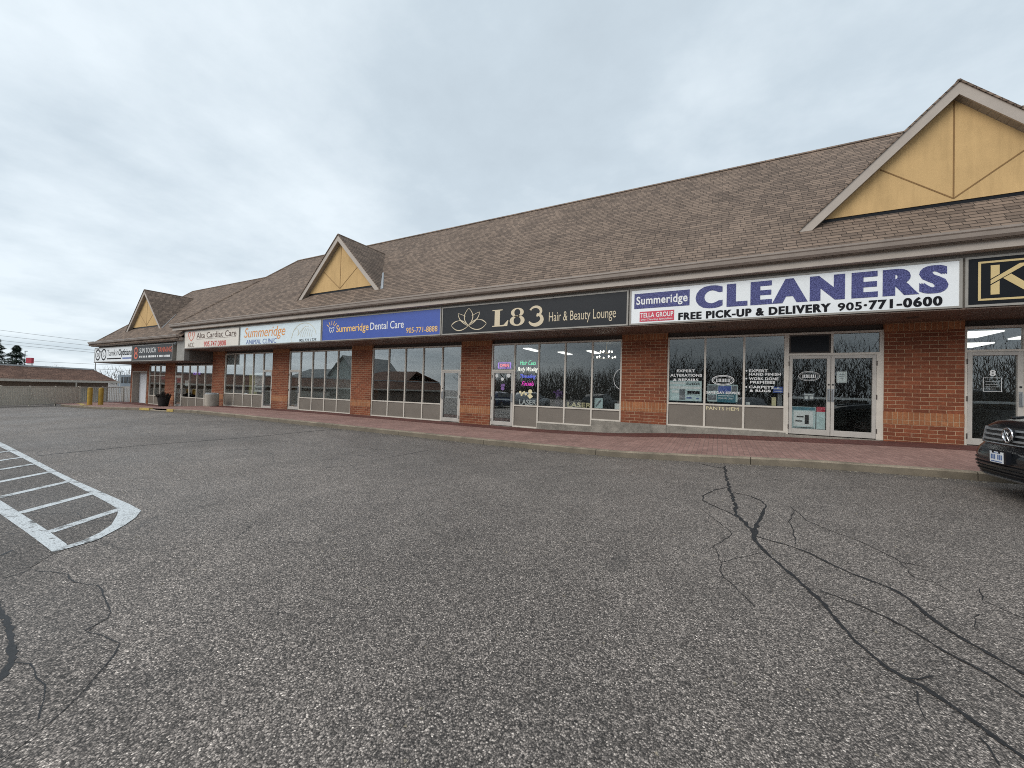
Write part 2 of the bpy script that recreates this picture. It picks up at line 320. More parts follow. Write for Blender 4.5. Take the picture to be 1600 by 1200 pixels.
M = dict(
    asphalt=mat_asphalt('asphalt', 2.85), patch=mat_asphalt('asphalt_patch', 1.9, False), old=mat_asphalt('old_asphalt', 2.35, False), paint=mat_paint('road_paint'),
    sealant=mat_sealant('crack_sealant'), brick=mat_bricks('brick'), soldier=mat_bricks('soldier_brick', True),
    shingle=mat_shingle('roof_shingle'), shingle_b=mat_shingle('old_brown_shingle', (0.26, 0.15, 0.108), (0.155, 0.088, 0.065), 0.2, 2.6),
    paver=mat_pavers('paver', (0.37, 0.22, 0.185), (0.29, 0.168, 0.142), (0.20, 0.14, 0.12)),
    paver_in=mat_pavers('dark_red_paver', (0.155, 0.058, 0.048), (0.115, 0.043, 0.036), (0.065, 0.032, 0.027)),
    kerb=mat_concrete('kerb_concrete', (0.33, 0.27, 0.20), dirt=0.65), base=mat_concrete('footing_concrete', (0.30, 0.275, 0.235), dirt=0.6),
    stucco=mat_stucco('stucco'), score=plain('stucco_groove', (0.24, 0.135, 0.052), 0.9),
    trim=plain('beige_trim', (0.42, 0.36, 0.31), 0.45, var=0.10, vscale=2.5), gutter=plain('gutter_metal', (0.28, 0.23, 0.195), 0.4, 0.0, 0.15, 3),
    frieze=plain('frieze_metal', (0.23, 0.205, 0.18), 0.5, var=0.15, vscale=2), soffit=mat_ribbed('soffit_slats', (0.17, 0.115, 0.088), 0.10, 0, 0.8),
    rake_soffit=mat_ribbed('rake_soffit_slats', (0.30, 0.26, 0.22), 0.15, 0, 0.6), siding=mat_ribbed('grey_siding', (0.30, 0.285, 0.26), 0.12, 0, 0.5),
    siding_y=mat_ribbed('dark_siding', (0.13, 0.115, 0.10), 0.14, 1, 0.6),
    frame=plain('window_frame_metal', (0.60, 0.55, 0.48), 0.38, 0.0, 0.10, 4), door=plain('door_frame_metal', (0.47, 0.44, 0.40), 0.35, 0.0, 0.12, 4),
    spandrel=plain('spandrel_panel', (0.175, 0.150, 0.124), 0.5, var=0.10, vscale=2.2), glass=mat_glass('window_glass'),
    header=plain('dark_header', (0.06, 0.045, 0.038), 0.6), flash=plain('metal_flashing', (0.42, 0.44, 0.46), 0.35, 0.4, 0.15),
    wall_in=plain('interior_wall', (0.20, 0.20, 0.19), 0.8), wall_light=plain('pale_interior_wall', (0.55, 0.57, 0.55), 0.8),
    floor_in=plain('interior_floor', (0.12, 0.115, 0.105), 0.5), ceil_in=plain('interior_ceiling', (0.34, 0.34, 0.33), 0.9),
    lamp=emissive('lit_lamp_panel', (1.0, 0.97, 0.92), 1.3), bulb=emissive('lit_bulb', (1.0, 0.94, 0.84), 3.0),
    white=plain('white_sign_face', (0.80, 0.82, 0.83), 0.35, var=0.05, vscale=1.5), cream=plain('cream_sign_face', (0.72, 0.66, 0.585), 0.4, var=0.09, vscale=1.6),
    paleblue=plain('pale_sign_face', (0.67, 0.76, 0.80), 0.35, var=0.05), blue=plain('blue_sign_face', (0.040, 0.085, 0.37), 0.4, var=0.08),
    charcoal=plain('charcoal_sign_face', (0.016, 0.018, 0.022), 0.45, var=0.12, spec=0.25), black=plain('black_paint', (0.007, 0.008, 0.011), 0.45, spec=0.2),
    grey_face=plain('dark_grey_sign_face', (0.04, 0.04, 0.043), 0.45, spec=0.25), signframe=plain('sign_frame_metal', (0.30, 0.28, 0.25), 0.4),
    goldtxt=plain('gold_lettering', (0.62, 0.47, 0.22), 0.4, var=0.05), palegold=plain('pale_gold_lettering', (0.62, 0.52, 0.36), 0.4, var=0.05),
    orange=plain('orange_lettering', (0.72, 0.27, 0.035), 0.45, var=0.05), amber=plain('amber_lettering', (0.90, 0.56, 0.16), 0.45, var=0.05),
    bluetxt=plain('blue_lettering', (0.08, 0.13, 0.36), 0.45), red=plain('red_lettering', (0.55, 0.045, 0.035), 0.45),
    redorange=plain('red_orange_lettering', (0.62, 0.12, 0.055), 0.45), crimson=plain('crimson_box', (0.56, 0.035, 0.075), 0.4, var=0.06),
    ink=plain('black_lettering', (0.010, 0.010, 0.013), 0.6, spec=0.15), sepia=plain('brown_lettering', (0.13, 0.085, 0.065), 0.5),
    tan=plain('tan_line_art', (0.60, 0.55, 0.40), 0.5), whitetxt=plain('white_lettering', (0.78, 0.78, 0.77), 0.45, var=0.04),
    speckle=mat_speckle('speckled_navy'), yellow=plain('yellow_paint', (0.42, 0.26, 0.035), 0.5, var=0.22, vscale=5),
    yellowkerb=plain('worn_yellow_paint', (0.50, 0.36, 0.10), 0.7, var=0.45, vscale=7), paper=plain('paper', (0.74, 0.75, 0.74), 0.7, var=0.03),
    teal=plain('teal_print', (0.045, 0.19, 0.25), 0.5), palemint=plain('pale_mint_print', (0.58, 0.70, 0.70), 0.5, var=0.08, vscale=9),
    blueprint=plain('blue_print', (0.07, 0.12, 0.42), 0.5), greyprint=plain('grey_print', (0.20, 0.21, 0.23), 0.5, var=0.5, vscale=14),
    blind=plain('grey_blind_cloth', (0.40, 0.40, 0.38), 0.8), olive=plain('yellow_green_screen', (0.50, 0.47, 0.20), 0.8),
    purple=plain('purple_petals', (0.22, 0.11, 0.34), 0.6, var=0.3, vscale=20), fabric=plain('dark_fabric', (0.045, 0.04, 0.055), 0.9),
    n_green=emissive('neon_green', (0.10, 0.75, 0.38), 0.93), n_white=emissive('neon_white', (1.0, 0.95, 0.85), 0.99),
    n_blue=emissive('neon_blue', (0.10, 0.13, 0.85), 0.81), n_pink=emissive('neon_pink', (0.95, 0.06, 0.60), 0.93),
    n_violet=emissive('neon_violet', (0.40, 0.16, 0.85), 0.62), n_red=emissive('neon_red', (1.0, 0.16, 0.22), 0.87),
    carpaint=plain('black_car_paint', (0.010, 0.011, 0.013), 0.16, 0.0, 0.05, 3, 0.6), carplastic=plain('car_black_plastic', (0.014, 0.014, 0.015), 0.45, grain=0.2),
    chrome=plain('chrome', (0.62, 0.62, 0.63), 0.15, 1.0, 0.05), silver=plain('silver_plastic', (0.36, 0.37, 0.38), 0.3, 0.6),
    tyre=plain('tyre_rubber', (0.02, 0.02, 0.02), 0.85), carglass=plain('dark_car_glass', (0.012, 0.014, 0.016), 0.05, 0.0, 0.0, 2, 0.8),
    bark=plain('bark', (0.085, 0.070, 0.058), 0.9, var=0.3, vscale=12), needle=plain('evergreen_needles', (0.022, 0.040, 0.024), 0.85, var=0.5, vscale=1.2),
    twig=plain('bare_twigs', (0.125, 0.105, 0.09), 0.9, var=0.4, vscale=0.3), beigewall=mat_ribbed('beige_cladding', (0.43, 0.40, 0.345), 0.16, 1, 0.4, 0.6),
    brownwall=plain('brown_wall', (0.25, 0.19, 0.15), 0.85), steel=plain('painted_steel_rail', (0.52, 0.48, 0.41), 0.5),
    concrete=mat_concrete('bin_concrete', (0.40, 0.365, 0.31), agg=True, dirt=0.25), soil=plain('soil_and_stems', (0.020, 0.015, 0.012), 0.95, var=0.4, vscale=30),
    darkpot=plain('black_plastic_pot', (0.007, 0.007, 0.0075), 0.55), wire=plain('wire', (0.14, 0.15, 0.16), 0.6), pylon_red=plain('pylon_red', (0.40, 0.018, 0.045), 0.5),
    far_glass=plain('far_blue_grey_wall', (0.20, 0.24, 0.28), 0.5, var=0.3, vscale=0.6), galv=plain('galvanised_steel', (0.42, 0.44, 0.45), 0.4, 0.5),
    greydoor=plain('white_steel_door', (0.70, 0.72, 0.75), 0.4, var=0.06), recess=plain('beige_recess', (0.33, 0.285, 0.24), 0.6),
    greyroof=plain('grey_roofing', (0.22, 0.225, 0.22), 0.8, var=0.2, vscale=2), paleteal=plain('pale_render', (0.40, 0.43, 0.40), 0.8),
    grass=plain('dead_grass', (0.13, 0.115, 0.055), 0.95, var=0.4, vscale=3), cream_text=plain('cream_lettering', (0.75, 0.66, 0.40), 0.5),
    grit=plain('grit', (0.30, 0.26, 0.20), 0.9, var=0.7, vscale=40),
    plateblue=plain('plate_blue_ink', (0.10, 0.17, 0.35), 0.5),
)
for nm, c in (('car_silver', (0.45, 0.46, 0.48)), ('car_white', (0.65, 0.66, 0.67)), ('car_grey', (0.10, 0.105, 0.115)), ('car_blue', (0.05, 0.08, 0.17))):
    M[nm] = plain(nm + '_paint', c, 0.2, 0.2, 0.04, 3, 0.6)

# ------------------------------------------------------------------ geometry helpers
class MB:
    def __init__(self): self.v, self.f = [], []
    def quad(self, a, b, c, d): i = len(self.v); self.v += [tuple(a), tuple(b), tuple(c), tuple(d)]; self.f.append((i, i + 1, i + 2, i + 3)); return self
    def poly(self, pts): i = len(self.v); self.v += [tuple(p) for p in pts]; self.f.append(tuple(range(i, i + len(pts)))); return self
    def add(self, vs, fs): i = len(self.v); self.v += [tuple(p) for p in vs]; self.f += [tuple(k + i for k in f) for f in fs]; return self
    def box(self, x0, x1, y0, y1, z0, z1):
        v = [(x0, y0, z0), (x1, y0, z0), (x1, y1, z0), (x0, y1, z0), (x0, y0, z1), (x1, y0, z1), (x1, y1, z1), (x0, y1, z1)]
        return self.add(v, [(0, 3, 2, 1), (4, 5, 6, 7), (0, 1, 5, 4), (1, 2, 6, 5), (2, 3, 7, 6), (3, 0, 4, 7)])
    def prism(self, pts, off):
        """closed solid from a planar outline swept by the vector off"""
        n = len(pts); o = Vector(off)
        a = [Vector(p) for p in pts]; b = [p + o for p in a]
        nrm = Vector((0, 0, 0))
        for i in range(n): nrm += a[i].cross(a[(i + 1) % n])
        if nrm.dot(o) > 0: a, b = b, a
        return self.add([tuple(p) for p in a + b], [tuple(range(n)), tuple(range(2 * n - 1, n - 1, -1))] + [(i, n + i, n + (i + 1) % n, (i + 1) % n) for i in range(n)])
    def tube(self, pts, radii, n=8, caps=True):
        P = [Vector(p) for p in pts]
        if isinstance(radii, (int, float)): radii = [radii] * len(P)
        i0 = len(self.v)
        ref = None
        for k, p in enumerate(P):
            d = (P[min(k + 1, len(P) - 1)] - P[max(k - 1, 0)])
            if d.length < 1e-9: d = Vector((0, 0, 1))
            d.normalize()
            if ref is None: ref = Vector((0, 0, 1)) if abs(d.z) < 0.9 else Vector((1, 0, 0))
            s = d.cross(ref)
            if s.length < 1e-4: s = d.cross(Vector((0.3, 1, 0.2)))
            s.normalize(); t = s.cross(d); ref = t
            for j in range(n):
                a = 2 * math.pi * j / n
                q = p + (s * math.cos(a) + t * math.sin(a)) * radii[k]; self.v.append(tuple(q))
        for k in range(len(P) - 1):
            for j in range(n):
                a = i0 + k * n + j; b = i0 + k * n + (j + 1) % n
                self.f.append((a, b, b + n, a + n))
        if caps:
            self.f.append(tuple(i0 + j for j in range(n - 1, -1, -1))); e = i0 + (len(P) - 1) * n; self.f.append(tuple(e + j for j in range(n)))
        return self
    def lathe(self, cx, cy, prof, n=24):
        i0 = len(self.v)
        for r, z in prof:
            for j in range(n):
                a = 2 * math.pi * j / n; self.v.append((cx + r * math.cos(a), cy + r * math.sin(a), z))
        for k in range(len(prof) - 1):
            for j in range(n):
                a = i0 + k * n + j; b = i0 + k * n + (j + 1) % n
                self.f.append((a, b, b + n, a + n))
        self.f.append(tuple(i0 + j for j in range(n - 1, -1, -1))); e = i0 + (len(prof) - 1) * n; self.f.append(tuple(e + j for j in range(n)))
        return self
    def ribbon(self, pts, widths, up, thick):
        """flat stroke of changing width lying in the plane whose normal is up"""
        P = [Vector(p) for p in pts]; n = len(P); U = Vector(up)
        if isinstance(widths, (int, float)): widths = [widths] * n
        L, R_ = [], []
        for k in range(n):
            d = P[min(k + 1, n - 1)] - P[max(k - 1, 0)]
            s = U.cross(d).normalized() * widths[k] * 0.5; L.append(P[k] + s); R_.append(P[k] - s)
        T = U * thick
        vs = [tuple(p) for p in L] + [tuple(p) for p in R_] + [tuple(p + T) for p in L] + [tuple(p + T) for p in R_]
        fs = []
        for k in range(n - 1):
            fs += [(2 * n + k, 3 * n + k, 3 * n + k + 1, 2 * n + k + 1), (k, k + 1, n + k + 1, n + k),
                   (k, 2 * n + k, 2 * n + k + 1, k + 1), (n + k, n + k + 1, 3 * n + k + 1, 3 * n + k)]
        fs += [(0, n, 3 * n, 2 * n), (n - 1, 3 * n - 1, 4 * n - 1, 2 * n - 1)]
        return self.add(vs, fs)

def offset_of(o):
    v = Vector((0, 0, 0))
    while o is not None: v += o.location; o = o.parent
    return v
def obj(name, mb, mat, parent=None, label=None, smooth=False, bevel=0.0):
    me = bpy.data.meshes.new(name)
    off = offset_of(parent)
    me.from_pydata([(x - off.x, y - off.y, z - off.z) for x, y, z in mb.v], [], mb.f)
    me.validate()
    me.materials.append(M[mat] if isinstance(mat, str) else mat)
    if smooth:
        for p in me.polygons: p.use_smooth = True
    o = bpy.data.objects.new(name, me); COL.objects.link(o)
    if parent is not None: o.parent = parent
    if label: o['label'] = label
    if bevel:
        b = o.modifiers.new('bevel', 'BEVEL'); b.width = bevel; b.segments = 2; b.limit_method = 'ANGLE'; b.angle_limit = rad(40)
    return o
def tag(o, label, cat, group=None):
    o['label'] = label; o['category'] = cat
    if group: o['group'] = group
    return o
def thing(name, label, cat, loc, group=None):
    o = bpy.data.objects.new(name, None); COL.objects.link(o); o.location = loc; o.empty_display_size = 0.2
    return tag(o, label, cat, group)
def struct(name, mb, mat, smooth=False):
    o = obj(name, mb, mat, smooth=smooth); o['kind'] = 'structure'; return o
def copy_tree(o, parent=None):
    c = o.copy(); COL.objects.link(c)
    if parent is not None: c.parent = parent; c.matrix_parent_inverse = o.matrix_parent_inverse.copy()
    for ch in list(o.children): copy_tree(ch, c)
    return c

# lettering: the built-in font turned into solid letters in the plane y = const, reading from -y
_H = {}
def _font_mesh(body, bold, shear, extr, spacing=0.0):
    cu = bpy.data.curves.new('t', 'FONT'); cu.body = body; cu.size = 1.0; cu.offset = bold; cu.shear = shear; cu.extrude = extr
    cu.resolution_u = 4; cu.space_character = spacing or 1.0 + max(0.0, bold) * 3.2
    ob = bpy.data.objects.new('t', cu)
    me = bpy.data.meshes.new_from_object(ob)
    v = [tuple(p.co) for p in me.vertices]; f = [tuple(p.vertices) for p in me.polygons]
    bpy.data.objects.remove(ob); bpy.data.meshes.remove(me); bpy.data.curves.remove(cu)
    return v, f
def _cap(bold):
    if bold not in _H:
        v, _ = _font_mesh('H', bold, 0, 0); _H[bold] = (min(p[1] for p in v), max(p[1] for p in v))
    return _H[bold]
def text(mb, body, x0, x1, z0, cap, y, bold=0.0, shear=0.0, thick=0.008, smear=0.0):
    """fit body between x0 and x1 with its baseline at z0 and capitals cap high; front face at y"""
    v, f = _font_mesh(body, bold, shear, 0.5, 1.0 + bold * 3.2 + max(smear * 5, .08) if smear else 0.0)
    a, b = min(p[0] for p in v), max(p[0] for p in v); lo, hi = _cap(bold)
    sx = (x1 - x0) / (b - a); sz = cap / (hi - lo)
    sx = (x1 - x0 - 2 * smear) / (b - a)
    for k, dx in enumerate((0.0, smear, 2 * smear) if smear else (0.0,)):      # heavy faces: three layers a little apart
        mb.add([(x0 + dx + (p[0] - a) * sx, y - k * 0.0006 + (0.5 - p[2]) * thick, z0 + (p[1] - lo) * sz) for p in v], f)
    return mb

# ------------------------------------------------------------------ ground
def interp(x, xs, ys):
    if x <= xs[0]: return ys[0]
    for i in range(1, len(xs)):
        if x <= xs[i]: return ys[i - 1] + (ys[i] - ys[i - 1]) * (x - xs[i - 1]) / (xs[i] - xs[i - 1])
    return ys[-1]
def z_out(x): return interp(x, [-46, -40, -34, -28, -24.75, -22, -6, -2, 0, 1.5, 3.5, 14], [-.55, -.5, -.38, -.15, -.08, 0, -.03, 0, .1, .18, .23, .3])
def z_in(x): return interp(x, [-46, -41.8, -34.3, -28, -22.8, -18, -6, -3.9, -2.9, -1.57, 0, 1.7, 4, 5.2, 14], [-.5, -.43, -.43, -.11, -.035, -.005, -.03, .01, .05, .16, .24, .29, .37, .385, .4])
def g0(x): return interp(x, [-60, -40, -25, -15, 0, 10], [-.75, -.6, -.35, -.2, -.12, -.08])
def G(x, y):
    t = min(1, max(0, (y - 4) / 5.3)); a = z_out(x) - .13; b = g0(x); return b + (a - b) * t
def walk(x, y):
    t = min(1, max(0, (y - 9.3) / 4.0)); return z_out(x) + (z_in(x) - z_out(x)) * t

def frange(a, b, s):
    n = max(1, round((b - a) / s)); return [a + (b - a) * i / n for i in range(n)]
xs = [-900, -400, -200, -120, -85] + frange(-70, -16, 1.5) + frange(-16, 8, 0.6) + frange(8, 16, 1.5) + [16, 24, 40, 80, 200, 500, 900]
ys = [-900, -400, -200, -100, -60, -30, -15] + frange(-8, 9.3, 0.6) + [9.3, 9.42, 9.6, 14, 18, 24, 30, 60, 150, 400, 900]
mb = MB()
for y in ys:
    for x in xs:
        z = G(x, y) if y <= 9.35 else min(G(x, 9.3), z_out(x) - .13) - .12
        if x < -45 and y > 9.35: z = G(x, 9.3)
        mb.v.append((x, y, z))
nx = len(xs)
for j in range(len(ys) - 1):
    for i in range(nx - 1):
        a = j * nx + i; mb.f.append((a, a + 1, a + nx + 1, a + nx))
struct('parking_lot', mb, 'asphalt', True)

# sidewalk: paler outer pavers and a darker red strip along the shopfronts
def walk_strip(y0, y1, mat, name, dz=0.0, x0=-44.4, x1=14, wob=0.0):
    m = MB(); X = frange(x0, x1, 0.5) + [x1]
    Y = [y0 + (y1 - y0) * k / 3 for k in range(4)]
    for k, y in enumerate(Y):
        for x in X:
            yy = y + (wob * math.sin(x * 2.1) * math.sin(x * 0.77 + 1) if k == 0 else 0)
            m.v.append((x, yy, walk(x, yy) + dz))
    n = len(X)
    for j in range(3):
        for i in range(n - 1): a = j * n + i; m.f.append((a, a + 1, a + n + 1, a + n))
    return struct(name, m, mat)
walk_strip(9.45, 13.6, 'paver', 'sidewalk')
walk_strip(12.25, 13.5, 'paver_in', 'sidewalk_dark_strip', 0.004, wob=0.035)
# kerb with joints
mb = MB(); X = -41.0
while X < 14:
    X2 = min(X + 3.2, 14.0); g = 0.006
    n = 6
    xs_ = [X + g + (X2 - X - 2 * g) * k / n for k in range(n + 1)]
    i0 = len(mb.v)
    for x in xs_:
        z = walk(x, 9.3) + .006
        if -26.8 < x < -24.9: z -= 0.085       # dropped kerb
        b = z_out(x) - .34
        mb.v += [(x, 9.29, b), (x, 9.305, z - .02), (x, 9.325, z), (x, 9.46, z + .004), (x, 9.46, b)]
    for k in range(n):
        for j in range(4): a = i0 + k * 5 + j; mb.f.append((a, a + 5, a + 6, a + 1))
    mb.f.append(tuple(range(i0, i0 + 5))[::-1]); mb.f.append(tuple(range(i0 + n * 5, i0 + n * 5 + 5)))
    X = X2
struct('kerb', mb, 'kerb')

def drape(m, pts, w, dz, thick=0.0, sub=0.12, jit=0.0):
    """surface mark along a line on the ground"""
    out = []; W = []
    for k in range(len(pts) - 1):
        (ax, ay), (bx, by) = pts[k], pts[k + 1]; n = max(1, int(math.hypot(bx - ax, by - ay) / sub))
        for i in range(n):
            t = i / n; out.append((ax + (bx - ax) * t + random.uniform(-jit, jit), ay + (by - ay) * t + random.uniform(-jit, jit)))
    out.append(pts[-1])
    n = len(out); w0, w1 = (w, w) if isinstance(w, (int, float)) else w
    L, R_ = [], []
    for k, (x, y) in enumerate(out):
        a = out[max(0, k - 1)]; b = out[min(n - 1, k + 1)]
        d = Vector((b[0] - a[0], b[1] - a[1], 0)).normalized(); s = Vector((-d.y, d.x, 0))
        ww = (w0 + (w1 - w0) * k / max(1, n - 1)) * random.uniform(0.5, 1.4) * 0.5
        for q, sg in ((L, 1), (R_, -1)):
            px, py = x + s.x * ww * sg, y + s.y * ww * sg; q.append((px, py, G(px, py) + dz))
    i0 = len(m.v); m.v += L + R_
    for k in range(n - 1): m.f.append((i0 + n + k, i0 + n + k + 1, i0 + k + 1, i0 + k))
seal = MB()
A = [(0.139, 8.982), (0.137, 7.948), (0.164, 7.227), (0.205, 6.438), (0.221, 5.91), (0.228, 5.556), (0.306, 5.241), (0.357, 5.032), (0.348, 4.742), (0.425, 4.417), (0.527, 4.115), (0.595, 3.929), (0.658, 3.702), (0.691, 3.595), (0.721, 3.371), (0.761, 3.148), (0.796, 3.037), (0.842, 2.924), (0.902, 2.852), (0.958, 2.812), (1.002, 2.753), (1.049, 2.671), (1.149, 2.476), (1.3, 2.2)]
drape(seal, A[:9], (.036, .036), .004, sub=.05, jit=.016); drape(seal, A[8:], (.032, .026), .0042, sub=.035, jit=.005)
drape(seal, [(0.146, 7.055), (-0.039, 6.731), (-0.167, 6.378), (-0.171, 6.048), (0.009, 5.795), (0.146, 5.609), (0.225, 5.46)], .016, .0044, sub=.06, jit=.012)
drape(seal, [(0.228, 6.721), (0.436, 6.621), (0.551, 6.367), (0.581, 6.133), (0.516, 5.809), (0.408, 5.298), (0.363, 4.96), (0.348, 4.742)], (.014, .05), .0046, sub=.06, jit=.012)
drape(seal, [(0.366, 4.855), (0.498, 4.793), (0.657, 4.724), (0.782, 4.618), (0.935, 4.393), (1.042, 4.271), (1.215, 4.143), (1.278, 4.015), (1.298, 3.789), (1.328, 3.627), (1.38, 3.498), (1.427, 3.382), (1.5, 3.235), (1.548, 3.169), (1.7, 2.9)], (.02, .032), .0048, sub=.035, jit=.005)
drape(seal, [(0.715, 3.794), (0.826, 3.747), (0.934, 3.671), (1.046, 3.563), (1.121, 3.45), (1.183, 3.333), (1.226, 3.242), (1.299, 3.159), (1.345, 3.071), (1.386, 2.99), (1.435, 2.938), (1.6, 2.7)], (.012, .024), .005, sub=.035, jit=.005)
drape(seal, [(-4.156, 0.695), (-3.98, 0.692), (-3.841, 0.693), (-3.602, 0.668), (-3.404, 0.636), (-3.256, 0.619), (-3.17, 0.586), (-3.084, 0.547), (-3.041, 0.512), (-2.9, .43)], .030, .004, sub=.03, jit=.005)
drape(seal, [(-5.271, 0.9), (-5.357, 0.982)], .02, .004)
struct('crack_sealant', seal, 'sealant')
crk = MB()
for pts, w in (
    ([(0.862, 6.246), (0.957, 5.678), (1.117, 5.446), (1.289, 5.228), (1.404, 5.017), (1.478, 4.791), (1.618, 4.771)], .009),
    ([(1.478, 4.791), (1.459, 4.46), (1.572, 4.44), (1.627, 4.28)], .006), ([(-0.333, 9.07), (-0.04, 8.784), (0.135, 8.679)], .03),
    ([(-0.226, 5.722), (0.056, 5.102), (0.16, 4.809), (0.084, 4.591), (-0.016, 4.341), (0.023, 4.13), (0.049, 3.959), (0.043, 3.804), (0.064, 3.653), (0.166, 3.466), (0.253, 3.267)], .007),
    ([(0.049, 3.959), (0.195, 4.175), (0.369, 4.385)], .005), ([(1.836, 4.469), (1.771, 4.255), (1.816, 4.15), (1.856, 4.096), (2.0, 3.9)], .009),
    ([(1.625, 3.982), (1.509, 3.733), (1.547, 3.62)], .007), ([(0.877, 6.098), (0.749, 5.568), (0.748, 5.247), (0.706, 4.813)], .009),
    ([(0.902, 2.852), (0.963, 2.878), (1.039, 2.95)], .010), ([(0.909, 2.766), (0.88, 2.65), (0.865, 2.537), (0.882, 2.478)], .006), ([(1.042, 2.53), (1.05, 2.485), (1.034, 2.372)], .01),
    ([(-4.636, 0.798), (-4.673, 0.878), (-4.682, 0.95), (-4.485, 1.022), (-4.359, 1.067), (-4.243, 1.048), (-4.13, 1.045), (-3.943, 1.11), (-3.816, 1.112), (-3.664, 1.078), (-3.42, 1.043), (-3.328, 0.994), (-3.293, 0.929), (-3.276, 0.885)], .007),
    ([(-3.25, 0.891), (-3.139, 0.921), (-3.035, 0.931), (-2.949, 0.932), (-2.858, 0.892), (-2.802, 0.839), (-2.734, 0.786), (-2.642, 0.718), (-2.559, 0.637), (-2.508, 0.58)], .006),
    ([(-3.209, 0.611), (-3.119, 0.649), (-2.959, 0.644), (-2.854, 0.643), (-2.719, 0.608), (-2.579, 0.567)], .006),
    ([(-11.761, 2.411), (-11.852, 2.95), (-12.0, 3.889), (-11.9, 4.708), (-11.794, 5.546), (-11.7, 6.397), (-11.748, 7.31), (-11.8, 8.69), (-11.65, 9.25)], .035),
    ([(-6.26, 6.193), (-6.262, 6.844), (-6.276, 7.581)], .016),
    ([(-6.9, 1.25), (-6.5, 1.45), (-6.3, 1.6), (-5.9, 1.55), (-5.6, 1.75)], .008), ([(-5.9, 1.1), (-6.3, .95), (-6.8, .9)], .008),
):
    drape(crk, pts, w, .0035, sub=.07, jit=.010 if w < .02 else .02)
struct('asphalt_crack', crk, 'sealant')
# darker old asphalt under and beyond the hatched bay
mb = MB()
P_ = [(-4.5, .55), (-4.674, 0.804), (-4.742, 0.961), (-4.964, 1.125), (-5.031, 1.243), (-5.25, 1.55), (-5.45, 1.72), (-5.7, 1.87), (-6.3, 1.96), (-7.5, 2.03), (-9.4, 2.1), (-12.6, 2.26), (-16, 2.2), (-16, .9), (-9, .8), (-6, .6)]
mb.poly([(x, y, G(x, y) + .003) for x, y in P_]); struct('asphalt_patch', mb, 'patch')
mb = MB()
P_ = [(-4.9, .98), (-4.682, 0.95), (-4.485, 1.022), (-4.359, 1.067), (-4.243, 1.048), (-4.13, 1.045), (-3.943, 1.11), (-3.816, 1.112), (-3.664, 1.078), (-3.42, 1.043), (-3.328, 0.994), (-3.293, 0.929), (-3.25, 0.891), (-3.139, 0.921), (-2.949, 0.932), (-2.858, 0.892), (-2.734, 0.786), (-2.642, 0.718), (-2.559, 0.637), (-2.45, .5), (-2.3, .2), (-4.2, -.2), (-6, .3)]
mb.poly([(x, y, G(x, y) + .0022) for x, y in P_]); struct('asphalt_patch', mb, 'old')
# hatched markings
mk = MB()
def flat(pts, dz=.006): mk.poly([(x, y, G(x, y) + dz) for x, y in pts])
def band(outer, inner, dz=.006):
    for k in range(len(outer) - 1):
        q = [outer[k], outer[k + 1], inner[k + 1], inner[k]]; mk.poly([(x, y, G(x, y) + dz) for x, y in q])
band([(-16, 2.5), (-14.25, 2.43), (-11.4, 2.265), (-9.39, 2.14), (-8.2, 2.085), (-7.45, 2.06), (-6.24, 2.02), (-5.85, 1.99), (-5.587, 1.857), (-5.372, 1.70), (-5.248, 1.585), (-5.071, 1.413), (-5.028, 1.244), (-5.008, 1.135)],
     [(-16, 2.38), (-14.3, 2.31), (-11.6, 2.18), (-9.46, 2.065), (-8.41, 2.01), (-7.5, 1.965), (-6.4, 1.90), (-6.1, 1.875), (-5.83, 1.78), (-5.50, 1.64), (-5.30, 1.50), (-5.16, 1.35), (-5.12, 1.255), (-5.14, 1.20)])
band([(-16, 1.42), (-9, 1.315), (-7.699, 1.293), (-6.879, 1.284), (-5.771, 1.269), (-5.148, 1.25), (-5.06, 1.2)], [(-16, 1.28), (-9, 1.195), (-7.7, 1.175), (-6.938, 1.165), (-5.979, 1.155), (-5.2, 1.14), (-5.01, 1.133)], .0063)
for a, b in (((-5.703, 1.255), (-6.116, 1.9)), ((-6.797, 1.28), (-7.28, 2.0)), ((-7.88, 1.29), (-8.40, 2.03)), ((-8.95, 1.31), (-9.51, 2.09)), ((-10.06, 1.33), (-10.62, 2.13)), ((-11.15, 1.35), (-11.68, 2.19)), ((-12.3, 1.37), (-12.9, 2.26)), ((-13.4, 1.38), (-14.0, 2.3))):
    d = Vector((b[0] - a[0], b[1] - a[1])).normalized(); s = Vector((-d.y, d.x)) * .055
    flat([(a[0] + s.x, a[1] + s.y), (a[0] - s.x, a[1] - s.y), (b[0] - s.x, b[1] - s.y), (b[0] + s.x, b[1] + s.y)], .0057)
struct('road_marking', mk, 'paint')
# worn yellow kerb paint at the dropped kerb and at the far end
mb = MB()
for x0, x1 in ((-28.1, -26.9), (-24.9, -24.2)):
    a, b = walk(x0, 9.3) + .011, walk(x1, 9.3) + .011
    mb.prism([(x0, 9.284, a - .125), (x1, 9.284, b - .125), (x1, 9.284, b), (x0, 9.284, a)], (0, .16, 0))
struct('kerb_paint', mb, 'yellowkerb')
mb = MB()
pts = [(-38.0, 9.62), (-39.3, 9.8), (-40.4, 10.1), (-41.4, 10.3), (-42.6, 10.45)]
for k in range(len(pts) - 1):
    (ax, ay), (bx, by) = pts[k], pts[k + 1]
    za, zb = G(ax, 9.3) + .16, G(bx, 9.3) + .16
    mb.prism([(ax, ay, za - .4), (bx, by, zb - .4), (bx, by, zb), (ax, ay, za)], (.05, .22, 0))
struct('kerb_end', mb, 'yellowkerb')

